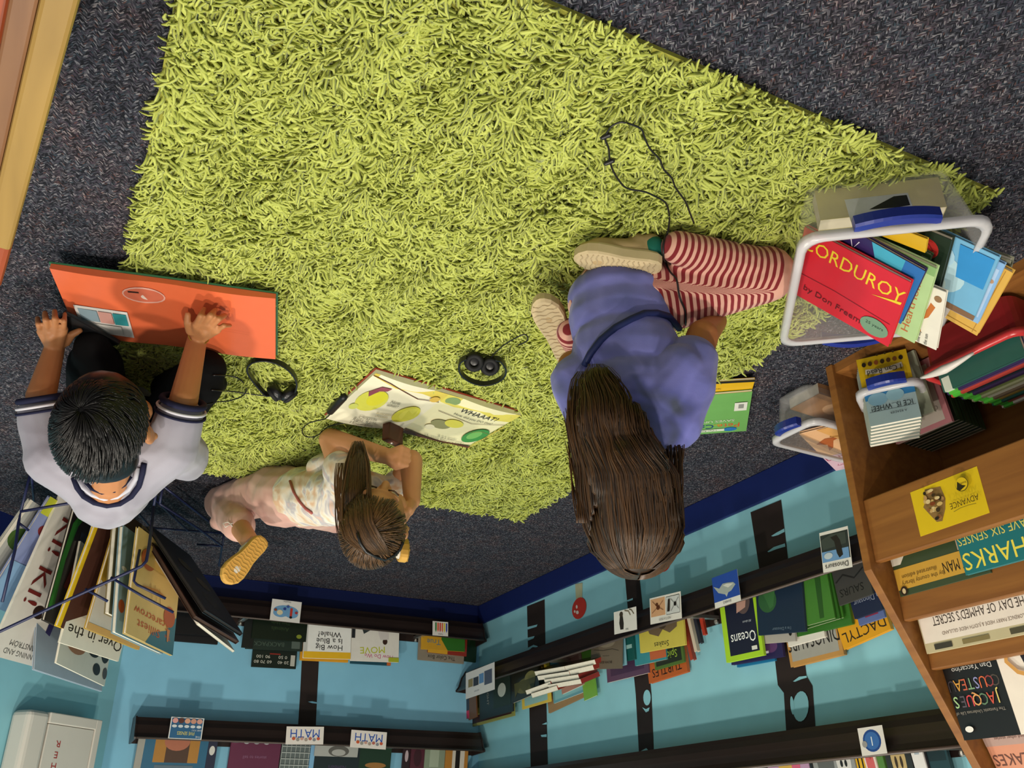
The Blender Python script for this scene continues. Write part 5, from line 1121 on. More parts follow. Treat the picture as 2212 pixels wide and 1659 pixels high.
PRESS.append(([(p.x, p.y) for p in (atz(1225, 660, 0.03), atz(1240, 590, 0.03), atz(1450, 590, 0.03), atz(1700, 560, 0.03), atz(1700, 650, 0.03), atz(1480, 800, 0.03), atz(1250, 850, 0.03))], 0.018))
PRESS.append(([(p.x, p.y) for p in (atz(1240, 530, 0.03), atz(1440, 500, 0.03), atz(1690, 530, 0.03), atz(1700, 600, 0.03), atz(1240, 590, 0.03))], 0.018))
PRESS.append(([(p.x, p.y) for p in (atz(1140, 640, 0.03), atz(1220, 630, 0.03), atz(1290, 860, 0.03), atz(1215, 790, 0.03))], 0.016))

# ---------------------------------------------------------------- the boy bent over the orange book
SK_B = skin_mat('skin_b', '#b27a50')
gb_ = empty('person', atz(260, 880, 0.0), 'black-haired child in a pale grey polo shirt bending over the orange book', 'person')
hb_c = atd(232, 925, 1.50); nkb = atd(238, 1040, 1.625); ub = atd(236, 1062, 1.72); mid = atd(270, 1010, 1.84); pb = atd(270, 915, 1.95)
sL = atd(112, 985, 1.62); sR = atd(372, 965, 1.63); eL = atd(88, 858, 1.575); eR = atd(396, 868, 1.575)
wL = atd(118, 752, 1.585); wR = atd(427, 728, 1.600)
kL = atd(205, 790, 1.66); kR = atd(428, 825, 1.72); hL_ = atd(215, 905, 1.90); hR_ = atd(345, 925, 1.92); fL = atd(228, 890, 1.88); fR = atd(352, 905, 1.88); fL.z = 0.045; fR.z = 0.045; kL.z = max(kL.z, 0.075); kR.z = max(kR.z, 0.075)
mb = MB(); RB = basis(-_hd*0.02 + Vector((0, 0, -1.0)), -_hd*1.0 + Vector((0, 0, 0.02)))
Pb = head_into(mb, hb_c, RB, 1.02)
mb.capsule(hb_c + RB @ Vector((0, -0.04, -0.035)), nkb, 0.035, 0.036)
mb.capsule(nkb, ub, 0.038, 0.056); mb.capsule(ub, mid, 0.062, 0.062); mb.capsule(mid, pb, 0.062, 0.075); mb.capsule(sL, sR, 0.036, 0.036)
mb.capsule(sL, eL, 0.031, 0.027); mb.capsule(eL, wL, 0.028, 0.0195); mb.capsule(sR, eR, 0.031, 0.027); mb.capsule(eR, wR, 0.028, 0.0195)
for a, b_, c in ((hL_, kL, fL), (hR_, kR, fR)): mb.capsule(a, b_, 0.05, 0.04); mb.capsule(b_, c, 0.036, 0.026)
def px_hand(w_, kn, md, tp, th, zs=(0.088, 0.092, 0.070)):
    hand_into(mb, w_, [atz(x, y, zs[0]) for x, y in kn], [atz(x, y, zs[1]) for x, y in md], [atz(x, y, zs[2]) for x, y in tp], [atz(x, y, z) for x, y, z in th], 0.021, 0.0062)
px_hand(wL, [(88,716),(103,708),(121,706),(138,711)], [(83,700),(99,691),(119,688),(139,693)], [(81,687),(97,676),(118,672),(140,678)], [(142,738,0.085),(156,722,0.082),(172,714,0.075)])
px_hand(wR, [(424,700),(442,697),(458,702),(470,712)], [(433,682),(455,681),(473,688),(484,703)], [(441,667),(465,670),(486,681),(497,703)], [(412,714,0.080),(405,696,0.078),(406,679,0.068)])
body_b = part_mesh('body', fused(mb, 0.0026, 3), SK_B, gb_)
face_parts(Pb, RB, gb_, 1.02)
mb = MB(); P_ = []
ax = (atz(455, 690, 0.08)-wR).normalized(); u_ = ax.orthogonal().normalized(); v_ = ax.cross(u_)
cw = wR.lerp(atz(440, 705, 0.085), 0.25)
mb.tube([cw + (u_*math.cos(q)+v_*math.sin(q))*0.0215 for q in [2*PI*i/20 for i in range(20)]], 0.0013, seg=6, closed=True); put(mb, 'bracelet', M('#b8923a', 0.3, 0.5, 0.05, 40, 0, 0.8), gb_, True)
# trousers
mb = MB(); mb.ellipsoid(pb, (0.10, 0.085, 0.085))
for a, b_, c in ((hL_, kL, fL), (hR_, kR, fR)): mb.capsule(a, b_, 0.066, 0.055); mb.capsule(b_, c, 0.052, 0.040)
mb.capsule(hL_, hR_, 0.07, 0.07); mb.capsule(kL, atd(200, 752, 1.60), 0.050, 0.036); mb.capsule(kR, atd(440, 800, 1.70), 0.054, 0.046)
part_mesh('trousers', fused(mb, 0.0045, 6, 0.004, 22), M('#0b0b0d', 0.85, 0.15, 0.1, 60), gb_)
for a, b_ in ((fL, Vector((0.03, -0.06, 0.0))), (fR, Vector((-0.05, -0.03, 0.0)))):
    mb = MB(); q = Vector((a.x, a.y, 0.035)); mb.capsule(q, q+b_, 0.030, 0.026); mb.capsule(q+b_, q+b_*2.0, 0.030, 0.022); part_mesh('shoe', fused(mb, 0.004, 4), M('#17171a', 0.5), gb_)
# polo shirt
POLO = cloth_mat('grey_polo', ('#86838f', '#95929e', '#a09eaa'), 6, 1100)
NAVYK = M('#1a1c36', 0.8, 0.2, 0.05, 60)
mb = MB(); mb.capsule(sL, sR, 0.050, 0.050); mb.capsule(nkb+Vector((0, 0, -0.02)), ub, 0.050, 0.072); mb.capsule(ub, mid, 0.076, 0.082); mb.capsule(mid, pb, 0.084, 0.096)
mb.capsule(sL, ub, 0.052, 0.066); mb.capsule(sR, ub, 0.052, 0.066); mb.capsule(sL, mid, 0.05, 0.07); mb.capsule(sR, mid, 0.05, 0.075); mb.capsule(sR, atd(398, 985, 1.78), 0.05, 0.05); mb.capsule(atd(398, 985, 1.78), atd(408, 1000, 1.88), 0.05, 0.04)
cfL = atd(96, 900, 1.595); cfR = atd(386, 905, 1.595)
mb.capsule(sL, cfL, 0.050, 0.046); mb.capsule(sR, cfR, 0.050, 0.046)
shirt_b = part_mesh('polo_shirt', fused(mb, 0.004, 6, 0.0045, 15), POLO, gb_)
def ring(c, n, rad, r, m, nm, sq=1.0, parent=None, ref=None):
    n = Vector(n).normalized(); u = (Vector(ref)-n*Vector(ref).dot(n)).normalized() if ref is not None else n.orthogonal().normalized(); v = n.cross(u); mb = MB()
    mb.tube([c + u*math.cos(q)*rad + v*math.sin(q)*rad*sq for q in [2*PI*i/28 for i in range(28)]], r, seg=8, closed=True); return put(mb, nm, m, parent, True)
for c, s_ in ((cfL, eL), (cfR, eR)):
    dv_ = (s_-c).normalized()
    ring(c+dv_*0.036, dv_, 0.040, 0.0065, NAVYK, 'cuff', 1, gb_); ring(c+dv_*0.022, dv_, 0.0455, 0.003, M('#c9c8d2', 0.8), 'cuff_stripe', 1, gb_); ring(c+dv_*0.012, dv_, 0.0475, 0.003, NAVYK, 'cuff_stripe', 1, gb_)
# collar: an open band behind the neck, navy edge and grey stripe
cn = (nkb-hb_c).normalized()*0.25 + Vector((0, 0, 1))*0.9 - _hd*0.25
cb = caster([shirt_b])
def arc(pts, r, m, nm):
    P_ = [cb(x, y, 0.003, 0.2) for x, y in pts]; mb = MB(); mb.tube(P_, r, seg=8); return put(mb, nm, m, gb_, True)
PLACE = 0
arc([(160,1030),(168,1052),(184,1070),(206,1083),(232,1089),(258,1085),(282,1070),(300,1048),(309,1022),(312,1000)], 0.0058, NAVYK, 'collar')
arc([(174,1034),(184,1052),(202,1066),(226,1074),(252,1070),(274,1056),(290,1034),(298,1008)], 0.0050, M('#c4c3cf', 0.8), 'collar_stripe')
arc([(188,1040),(200,1053),(222,1062),(246,1058),(266,1046),(280,1028)], 0.0040, NAVYK, 'collar_stripe')
# short black hair
HB = hair_mat('hair_b', '#0b0b0c', '#1c1a1a', 0.38)
mb = MB(); mb.ellipsoid(hb_c + RB @ Vector((0, -0.010, 0.026)), (0.0775, 0.096, 0.080), R=RB); mb.ellipsoid(hb_c + RB @ Vector((0, 0.040, 0.030)), (0.062, 0.056, 0.066), R=RB); mb.ellipsoid(hb_c + RB @ Vector((0, -0.055, -0.012)), (0.062, 0.045, 0.052), R=RB)
base = fused(mb, 0.0045, 5); lines = []; rr = random.Random(4)
cen = hb_c + RB @ Vector((0, -0.010, 0.025))
for i in range(1500):
    # from the whorl at the back of the crown outwards
    a = rr.uniform(0, 2*PI); p0 = rr.uniform(0.05, 1.35); l = []
    for k in range(6):
        p = p0 + 0.085*k; aa = a + 0.05*k
        y = 0.097*math.sin(p)*math.cos(aa); x = 0.0785*math.sin(p)*math.sin(aa); z = 0.081*math.cos(p)
        v = Vector((x, y, z)); lift = 1.0+0.018*min(k, 3)+rr.uniform(0, 0.012)
        if v.y > 0.07 and v.z < 0.0: break
        if abs(v.x) > 0.06 and v.z < -0.012 and v.y > -0.04: break
        if v.z < -0.045: break
        l.append(cen + RB @ (v*lift))
    if len(l) > 3: lines.append(l)
strands('hair', lines, 0.0014, HB, gb_, base, seed=3)
PRESS.append(([(p.x, p.y) for p in (atz(160, 735, 0.03), atz(260, 735, 0.03), atz(470, 780, 0.03), atz(450, 980, 0.03), atz(180, 960, 0.03))], 0.020))

# ---------------------------------------------------------------- the girl lying on her front
SK_M = skin_mat('skin_m', '#cb9369')
gm = empty('person', atz(650, 1010, 0.0), 'child in pastel shirt and pink trousers lying on the rug edge by the yellow book', 'person')
hm = atd(812, 1128, 2.025); nkm = atd(778, 1092, 2.13); chm = atd(738, 1072, 2.22); pm = atd(610, 1072, 2.46)
srM = atd(748, 1040, 2.13); slM = atd(850, 1075, 2.20)
erM = atd(714, 950, 2.135); wrM = atd(838, 986, 2.065)
elM = atd(888, 996, 2.12); wlM = atd(890, 1082, 2.085)
h1 = atd(590, 1062, 2.48); k1 = atd(482, 1085, 2.70); a1 = atd(537, 1166, 2.385)
h2 = atd(650, 1085, 2.50); k2 = atd(735, 1092, 2.76); k2.z = 0.06; a2 = atd(862, 1150, 2.56)
mb = MB(); RM = basis(-_hd*0.34 - _rt*0.22 + Vector((0, 0, -0.90)), -_hd*0.86 + Vector((0, 0, 0.42)))
Pm = head_into(mb, hm, RM, 1.0)
mb.capsule(hm + RM @ Vector((0, -0.03, -0.04)), nkm, 0.037, 0.040); mb.capsule(nkm, chm, 0.045, 0.062); mb.capsule(chm, pm, 0.064, 0.072); mb.capsule(srM, slM, 0.036, 0.036)
mb.capsule(srM, erM, 0.034, 0.030); mb.capsule(erM, wrM, 0.031, 0.021); mb.capsule(slM, elM, 0.034, 0.029); mb.capsule(elM, wlM, 0.030, 0.021)
for a, b_, c in ((h1, k1, a1), (h2, k2, a2)): mb.capsule(a, b_, 0.055, 0.043); mb.capsule(b_, c, 0.040, 0.025)
# loosely closed right hand
d_ = (atd(872, 982, 2.03)-wrM).normalized(); sd = Vector((0, 0, 1)).cross(d_).normalized(); upv = d_.cross(sd)
kn = [wrM + d_*0.045 + upv*q for q in (0.020, 0.007, -0.006, -0.018)]
md = [k + d_*0.006 - sd*l for k, l in zip(kn, (0.022, 0.025, 0.023, 0.018))]; tp = [k - d_*0.022 - sd*0.004 for k in md]
hand_into(mb, wrM, kn, md, tp, (wrM + d_*0.010+upv*0.014, wrM+d_*0.030+upv*0.028-sd*0.006, wrM+d_*0.046+upv*0.024-sd*0.014), 0.022, 0.0070)
# left hand against the cheek
d_ = (atd(876, 1118, 2.06)-wlM).normalized(); sd = (hm-wlM); sd = (sd-d_*sd.dot(d_)).normalized(); upv = d_.cross(sd)
kn = [wlM + d_*0.045 + upv*q for q in (0.020, 0.007, -0.006, -0.018)]
md = [k + d_*l + sd*0.004 for k, l in zip(kn, (0.018, 0.021, 0.020, 0.015))]; tp = [k + d_*0.010 + sd*0.014 for k in md]
hand_into(mb, wlM, kn, md, tp, (wlM + d_*0.012+upv*0.016, wlM+d_*0.030+upv*0.030, wlM+d_*0.046+upv*0.032), 0.021, 0.0068)
body_m = part_mesh('body', fused(mb, 0.0032, 5), SK_M, gm)
face_parts(Pm, RM, gm, 1.0, iris='#3a2416', brow='#4a3320')
# shirt
PASTEL = cloth_mat('pastel_shirt', ('#d8b08c', '#e2cdb2', '#e6ddd0', '#b9b4b8', '#dcb9a6'), 11, 700, dist=2.0)
mb = MB(); mb.capsule(chm, atd(650, 1072, 2.38), 0.076, 0.082); mb.capsule(nkm, chm, 0.040, 0.070); mb.capsule(srM, slM, 0.046, 0.044); mb.capsule(srM, chm, 0.050, 0.07)
mb.capsule(srM, srM.lerp(erM, 0.28), 0.047, 0.050); mb.capsule(slM, slM.lerp(elM, 0.3), 0.046, 0.045)
mb.ellipsoid(atd(712, 1012, 2.26), (0.06, 0.06, 0.04))
part_mesh('shirt', fused(mb, 0.004, 5, 0.006, 20), PASTEL, gm, 'peach, white and pale blue tie-dyed shirt')
PINK = cloth_mat('pink_trousers', ('#c9968a', '#d6a89a', '#dcb4a4'), 8, 700)
mb = MB(); mb.capsule(atd(660, 1075, 2.37), pm, 0.080, 0.088); mb.capsule(h1, k1, 0.074, 0.056); mb.capsule(k1, k1.lerp(a1, 0.66), 0.056, 0.046); mb.capsule(h2, k2, 0.072, 0.056); mb.capsule(k2, k2.lerp(a2, 0.6), 0.054, 0.045)
mb.capsule(pm, h1, 0.085, 0.078); mb.capsule(k1.lerp(a1, 0.5), atd(470, 1128, 2.60), 0.040, 0.022)
part_mesh('trousers', fused(mb, 0.0045, 5, 0.0065, 18), PINK, gm)
mb = MB(); cm_ = caster([o for o in gm.children if o.name.startswith(('shirt', 'trousers'))])
mb.tube([cm_(x, y, 0.003, 0.03) for x, y in ((628,1040),(636,1062),(648,1082),(662,1098),(676,1108))], 0.0035, seg=8); put(mb, 'drawstring', M('#b0605c', 0.7), gm, True)
# shoes
YSOLE = M('#c99a48', 0.6, 0.3, 0.06, 30); WUP = M('#cfc6b8', 0.7, 0.25, 0.06, 40)
shoe(gm, atd(574, 1163, 2.345), atd(487, 1258, 2.315), -_hd*0.72-_rt*0.18+Vector((0, 0, 0.62)), 0.072, YSOLE, WUP, M('#b88a84', 0.6), tread='#bd8f40', height=0.06)
shoe(gm, atd(866, 1150, 2.50), atd(884, 1205, 2.36), -_hd*0.25+Vector((-0.9, -0.2, 0.25)), 0.066, YSOLE, WUP, None, tread='#bd8f40', height=0.05)
mb = MB(); q = atd(498, 1132, 2.44)
for s_ in (-1, 1):
    mb.tube([q, q+Vector((0.012*s_, 0.004, 0.010)), q+Vector((0.020*s_, 0.006, 0.0)), q+Vector((0.008*s_, 0.002, -0.006)), q], 0.0017, seg=6)
put(mb, 'shoelace', M('#d8d4cc', 0.7), gm, True)
# hair falling to one side
HM = hair_mat('hair_m', '#2e2014', '#6a4c2e', 0.38)
mb = MB(); mb.ellipsoid(hm + RM @ Vector((0, -0.020, 0.022)), (0.0735, 0.086, 0.076), R=RM)
mb.capsule(atd(772, 1140, 2.05), atd(768, 1070, 2.02), 0.034, 0.028); mb.capsule(atd(768, 1070, 2.02), atd(772, 1000, 2.03), 0.028, 0.022); mb.capsule(atd(772, 1000, 2.03), atd(778, 968, 2.05), 0.021, 0.008)
base = fused(mb, 0.0045, 6); lines = []; rr = random.Random(9)
hairbvh = BVHTree.FromPolygons([tuple(v.co) for v in base.vertices], [tuple(p.vertices) for p in base.polygons])
for i in range(700):
    u = rr.random(); ph = rr.uniform(0, 6.28); am = rr.uniform(0.5, 2.5); off = rr.uniform(0.0003, 0.006); l = []; last = 2.03
    ye = rr.uniform(952, 1000)
    for k in range(20):
        y = 1195+(ye-1195)*k/19
        xl = float(np.interp(y, [955, 1000, 1070, 1130, 1165, 1195], [762, 747, 738, 738, 748, 790])); xr = float(np.interp(y, [955, 1000, 1070, 1130, 1165, 1195], [786, 798, 800, 806, 826, 842]))
        x = xl+(xr-xl)*u+am*math.sin(y*0.03+ph); dr = ray(x, y).normalized(); h = hairbvh.ray_cast(CAM, dr)
        if h[0] is not None: p = h[0]+h[1]*off; last = p.dot(_hd)
        else: p = atd(x, y, last)
        l.append(p)
    lines.append(l)
cen = hm + RM @ Vector((0, -0.018, 0.020))
for i in range(900):
    a = rr.uniform(0, 2*PI); p0 = rr.uniform(0.0, 1.35); l = []
    for k in range(7):
        p = p0+0.09*k; y = 0.087*math.sin(p)*math.cos(a); x = 0.0745*math.sin(p)*math.sin(a); z = 0.077*math.cos(p); v = Vector((x, y, z))
        if v.y > 0.078 or v.z < -0.045 or (v.y > 0.055 and v.z < 0.012): break
        l.append(cen + RM @ (v*(1.0+0.012*min(k, 3)+rr.uniform(0, 0.01))))
    if len(l) > 3: lines.append(l)
for i in range(26):
    ph = rr.uniform(0, 6.28); x0 = rr.uniform(735, 752); l = []
    for k in range(12):
        f = k/11; l.append(atd(x0-26*f+22*f*f+6*math.sin(f*3+ph), 1165-165*f, 2.02))
    lines.append(l)
hair_m = strands('hair', lines, 0.0014, HM, gm, base, seed=4)
ch = caster([hair_m, body_m])
HPB = M('#141417', 0.35, 0.5)
mb = MB(); mb.tube([ch(x, y, 0.003, 0.3) for x, y in ((774,1150),(780,1172),(792,1190),(810,1203),(830,1207),(848,1200),(862,1186),(868,1170))], 0.0036, seg=8); put(mb, 'hairband', HPB, gm, True, label='thin black band over the hair')
PRESS.append(([(p.x, p.y) for p in (atz(690, 920, 0.03), atz(900, 950, 0.03), atz(910, 1050, 0.03), atz(760, 1040, 0.03), atz(560, 1090, 0.03), atz(460, 1090, 0.03), atz(640, 990, 0.03))], 0.022))
# little brown music player in front of her
mp = empty('music_player', atd(848, 948, 2.12), 'small brown box-shaped music player between the open book and the lying child', 'music player')
c = Vector(mp.location); ux = (atz(875, 968, 0.05)-atz(822, 940, 0.05)).normalized(); Rm = Matrix((ux, Vector((0, 0, 1)).cross(ux), Vector((0, 0, 1)))).transposed()
mb = MB(); mb.box((-0.030, -0.012, -0.045), (0.030, 0.012, 0.012), T=Rm.to_4x4()); mb.build('case', M('#5a3524', 0.5), mp, bevel=0.004)
mb = MB(); mb.ellipsoid(Rm @ Vector((0.0, -0.002, 0.012)), (0.006, 0.006, 0.003), seg=12, rings=6); mb.build('jack', M('#b8b0a8', 0.3, 0.5, 0.05, 40, 0, 0.9), mp, smooth=True)
# ================================================================ headphones and cables
def headphones(label, z, band, cups, cable=None, cable_r=0.0016):
    c = atz(band[len(band)//2][0], band[len(band)//2][1], 0.0); t = empty('headphones', c, label, 'headphones')
    P_ = [atz(x, y, z)-c for x, y in band]
    mb = MB(); n = len(P_); vs = []; fs = []
    # a flat springy band standing on its edge
    for i, p in enumerate(P_):
        a = P_[max(0, i-1)]; b_ = P_[min(n-1, i+1)]; tn = (b_-a).normalized(); sd = Vector((-tn.y, tn.x, 0)).normalized()*0.0022
        for q in (p-sd+Vector((0, 0, -0.0065)), p+sd+Vector((0, 0, -0.0065)), p+sd+Vector((0, 0, 0.0065)), p-sd+Vector((0, 0, 0.0065))): vs.append(q)
    for i in range(n-1):
        for k in range(4): fs.append((4*i+k, 4*i+(k+1) % 4, 4*i+4+(k+1) % 4, 4*i+4+k))
    fs += [(3, 2, 1, 0), tuple(4*(n-1)+k for k in range(4))]
    mb.add(vs, fs); mb.build('headband', HPB, t, bevel=0.001)
    for (x, y, nx, ny, nz) in cups:
        p = atz(x, y, z)-c; nn = Vector((nx, ny, nz)).normalized(); R = basis(nn, Vector((0.1, 0.2, 1)))
        mb = MB(); m4 = R.to_4x4(); m4.translation = p
        pr = [(0.0, -0.010), (0.018, -0.010), (0.022, -0.005), (0.023, 0.004), (0.020, 0.008), (0.0, 0.008)]; sg = 18
        mb.add([(r_*math.cos(2*PI*k/sg), yy, r_*math.sin(2*PI*k/sg)) for r_, yy in pr for k in range(sg)], [(i*sg+k, i*sg+(k+1) % sg, (i+1)*sg+(k+1) % sg, (i+1)*sg+k) for i in range(5) for k in range(sg)], T=m4)
        e = mb.build('ear_cup', HPB, t, smooth=True)
        mb = MB(); mb.tube([m4 @ Vector((0.015*math.cos(2*PI*k/20), 0.010, 0.015*math.sin(2*PI*k/20))) for k in range(20)], 0.006, seg=8, closed=True); mb.build('cushion', M('#1b1b1d', 0.7, 0.3), e, smooth=True)
    for cb_ in (cable or []):
        mb = MB(); mb.tube([cA2(x, y, 0.002, 0.036)-c for x, y in cb_], cable_r, seg=6); mb.build('cable', HPB, t, smooth=True)
    return t
def smooth_line(pts, k=3):
    out = []
    for i in range(len(pts)-1):
        p0 = pts[max(0, i-1)]; p1 = pts[i]; p2 = pts[i+1]; p3 = pts[min(len(pts)-1, i+2)]
        for j in range(k):
            t = j/k
            out.append(tuple(0.5*((2*p1[q])+(-p0[q]+p2[q])*t+(2*p0[q]-5*p1[q]+4*p2[q]-p3[q])*t*t+(-p0[q]+3*p1[q]-3*p2[q]+p3[q])*t**3) for q in (0, 1)))
    return out+[tuple(pts[-1])]
everyone = [o for p in (ga, gb_, gm) for o in p.children if o.name.split('.')[0] in ('tights', 'shirt', 'trousers', 'body', 'polo_shirt', 'shoe')]
cA2 = caster(everyone)
headphones('black headphones lying on the rug by the orange book', 0.046, smooth_line([(592,846),(576,852),(558,834),(541,812),(534,794),(545,780),(574,776),(608,786),(630,803),(641,823),(638,843),(622,858)]), [(597,846,0.6,0.5,0.5),(622,850,-0.7,0.2,0.5)],
    [smooth_line([(590,856),(562,854),(533,850),(505,846),(481,844),(455,842)]), smooth_line([(458,810),(486,811),(513,816),(530,832),(531,846),(521,857),(494,866),(468,868),(440,873)])])
headphones('black headphones lying cups-up on the middle of the rug', 0.046, smooth_line([(1008,772),(994,780),(992,798),(1003,813),(1022,824),(1046,829),(1070,824),(1088,812),(1093,795),(1082,778),(1070,774)]), [(1024,781,0.3,-0.8,0.7),(1058,790,0.3,-0.8,0.7)],
    [smooth_line([(1058,775),(1080,752),(1105,735),(1133,722),(1140,735),(1120,745)])])
cab = [(1499,482),(1490,459),(1481,436),(1469,419),(1458,403),(1451,384),(1434,366),(1425,344),(1404,321),(1392,296),(1387,281),(1373,272),(1345,264),(1331,267),(1319,275),(1310,289),(1307,300),(1315,321),(1317,345),(1324,368),(1338,391),(1355,407),(1392,414),(1415,424),(1436,436),(1444,454),(1446,475),(1443,499),(1437,517),(1435,540),(1438,568),(1448,590),(1461,605),(1467,641),(1479,671),(1480,700)]
kb = empty('headphone_cable', atz(1345, 300, 0), 'black cable looping over the bare rug and the striped tights', 'cable'); ko = Vector(kb.location)
P_ = [cA2(x, y, 0.0025, 0.038)-ko for x, y in smooth_line(cab)]
mb = MB(); mb.tube(P_, 0.0017, seg=6); mb.build('wire', HPB, kb, smooth=True)
for x, y in ((1309,294),(1316,350)):
    p = atz(x, y, 0.039)-ko; mb = MB(); mb.capsule(p+Vector((-0.003, -0.005, 0)), p+Vector((0.003, 0.005, 0)), 0.004, 0.004); mb.build('cable_clip', HPB, kb, smooth=True)
c2 = empty('headphone_cable', atz(660, 930, 0), 'black cable curling on the rug beside the elbow of the child lying down', 'cable'); ko = Vector(c2.location)
mb = MB(); mb.tube([cA2(x, y, 0.002, 0.036)-ko for x, y in smooth_line([(716,892),(703,904),(684,909),(667,914),(655,924),(653,934),(661,943),(680,943),(696,933),(708,922),(735,915),(760,914),(770,918),(782,922)])], 0.0016, seg=6); mb.build('wire', HPB, c2, smooth=True)

# ================================================================ fire extinguisher cabinet on the corner wall
E_ = Vector((S2, -S2, 0)); NI = Vector((-S2, -S2, 0))
cl = Vector((-0.323+0.0, 3.700, 0)) - NI*0.08
cl = Vector((cl.x, DG-cl.x, 0)); fx = empty('extinguisher_cabinet', cl+Vector((0, 0, 0.6)), 'white fire extinguisher cabinet with red lettering on the corner wall', 'fire extinguisher cabinet')
def cb3(s, d, z): return E_*s + NI*d + Vector((0, 0, z))
WHITEC = M('#d4cdc2', 0.45, 0.4, 0.02, 12)
def cabbox(s0, s1, d0, d1, z0, z1, name, m, bevel=0.0):
    mb = MB(); mb.prism([cb3(s0, d0, z0), cb3(s1, d0, z0), cb3(s1, d1, z0), cb3(s0, d1, z0)], (0, 0, z1-z0)); return mb.build(name, m, fx, bevel=bevel, bseg=3)
W_ = 0.345
cabbox(0.0, 0.030, 0.0, 0.08, 0.0, 0.66, 'frame_stile', WHITEC, 0.004)
cabbox(0.252, W_, 0.0, 0.08, 0.0, 0.66, 'frame_stile', WHITEC, 0.018)
cabbox(0.028, 0.254, 0.0, 0.08, 0.0, 0.035, 'frame_rail', WHITEC, 0.004)
cabbox(0.028, 0.254, 0.0, 0.08, 0.61, 0.66, 'frame_rail', WHITEC, 0.004)
dr = cabbox(0.0315, 0.2505, 0.01, 0.0765, 0.0365, 0.6085, 'door', WHITEC, 0.002)
mb = MB()
for i, ch_ in enumerate('EXTINGUISHER'[::-1]):
    V, Fc, x0, x1 = text_geo(ch_); k_ = 0.030; zc = 0.085+0.0345*i
    mb.add([cb3(0.192 + (p[0]-(x0+x1)/2)*k_*1.25, 0.0772, zc + p[1]*k_) for p in V], Fc, M('#a82c28', 0.5))
mb.build('lettering', parent=fx)

# ================================================================ wire rack of big books
rk = empty('wire_book_rack', atd(230, 1010, 2.25)*1.0, 'navy wire rack full of big picture books behind the child in grey', 'book rack'); rk.location.z = 0.0; ro_ = Vector(rk.location)
NW = M('#171d48', 0.4, 0.5, 0.05, 30)
def wire(pts, name='wire', r=0.0036):
    P_ = [(p if isinstance(p, Vector) else atd(*p))-ro_ for p in pts]; mb = MB(); mb.tube(P_, r, seg=8); return mb.build(name, NW, rk, smooth=True)
RAIL = 2.34
wire([(-40,1383,RAIL),(0,1364,RAIL),(150,1294,RAIL),(306,1223,RAIL),(316,1212,RAIL),(322,1180,RAIL+.02),(326,1150,RAIL+.05),(332,1095,RAIL+.12)], 'front_rail', 0.0042)
wire([(239,1247,RAIL+.001),(310,1289,RAIL+.04),(375,1323,RAIL+.08)], 'divider_wire'); wire([(184,1272,RAIL+.001),(233,1299,RAIL+.03)], 'divider_wire')
wire([(302,1187,RAIL+.03),(289,1255,RAIL+.03),(296,1263,RAIL+.03),(358,1293,RAIL+.07)], 'divider_wire')
wire([(200,1080,RAIL+.06),(145,1088,RAIL+.04),(45,1105,RAIL+.02),(40,1130,RAIL+.015),(33,1185,RAIL+.01),(5,1300,RAIL)], 'side_rail', 0.0042); wire([(41,1130,RAIL+.015),(62,1146,RAIL+.04)], 'divider_wire')
zr = 0.10
lo = [atz(x, y, zr) for x, y in ((345,1088),(431,1144),(480,1180),(473,1222))]
wire(lo, 'side_rail'); wire([atz(425, 1176, zr), atz(480, 1180, zr)], 'divider_wire')
for p in (lo[0], lo[2], atd(45, 1105, RAIL+.02), atd(332, 1095, RAIL+.12)):
    mb = MB(); mb.tube([p-ro_, Vector((p.x, p.y, 0.004))-ro_], 0.0036, seg=8); mb.build('leg', NW, rk, smooth=True)
fl = [Vector((p.x, p.y, 0.055)) for p in (atd(45, 1105, RAIL+.02), atd(332, 1095, RAIL+.12), lo[2], atd(60, 1190, 2.78))]
for i in range(6):
    f = i/5; mb = MB(); mb.tube([fl[0].lerp(fl[1], f)-ro_, fl[3].lerp(fl[2], f)-ro_], 0.003, seg=6); mb.build('floor_wire', NW, rk, smooth=True)
for a_, b_ in ((0, 3), (1, 2), (0, 1), (3, 2)):
    mb = MB(); mb.tube([fl[a_]-ro_, fl[b_]-ro_], 0.0036, seg=6); mb.build('base_wire', NW, rk, smooth=True)
def rackbook(label, TL, TR, BR, d, db, th, cover, art, ext=0.05, hard=True, spine=None, pages=None):
    """near upper corner TR at distance d, near lower visible point BR at db; the top edge is level"""
    B_ = atd(TR[0], TR[1], d); A_ = atz(TL[0], TL[1], B_.z)
    x = B_-A_; w = min(0.42, x.length); x.normalize()
    D_ = atp(BR[0], BR[1], B_, x)           # the near edge stands square to the level top edge
    zz = (B_-D_).normalized(); h = (B_-D_).length + ext; o = B_ - zz*h
    if o.z < 0.062: h -= (0.062-o.z)/max(0.3, zz.z); o = B_ - zz*h
    return book(label, o - x*w, x, zz, w, h, th, cover, art, 'big books in the wire rack', hard, spine, pages=pages)
rackbook('glossy black big book leaning out at the right end of the rack', (525,1369), (445,1318), (322,1132), 2.50, 2.47, 0.012, '#17171a', [('e',.5,.75,.2,.1,'#2c2e30'),('e',.35,.5,.16,.07,'#4a4438'),('e',.6,.35,.15,.07,'#3a382c'),('s',[(.05,.98),(.95,.98)],.002,'#3a3a3e')], 0.0, pages=M('#2a2421', 0.7))
rackbook('dark brown big book under the black one in the rack', (517,1386), (425,1331), (310,1142), 2.535, 2.49, 0.014, '#3a2018', [('s',[(.98,.02),(.98,.98)],.006,'#8a7a6a'),('r',.1,.8,.9,.95,'#4a423c')], 0.0, pages=M('#4a3428', 0.7))
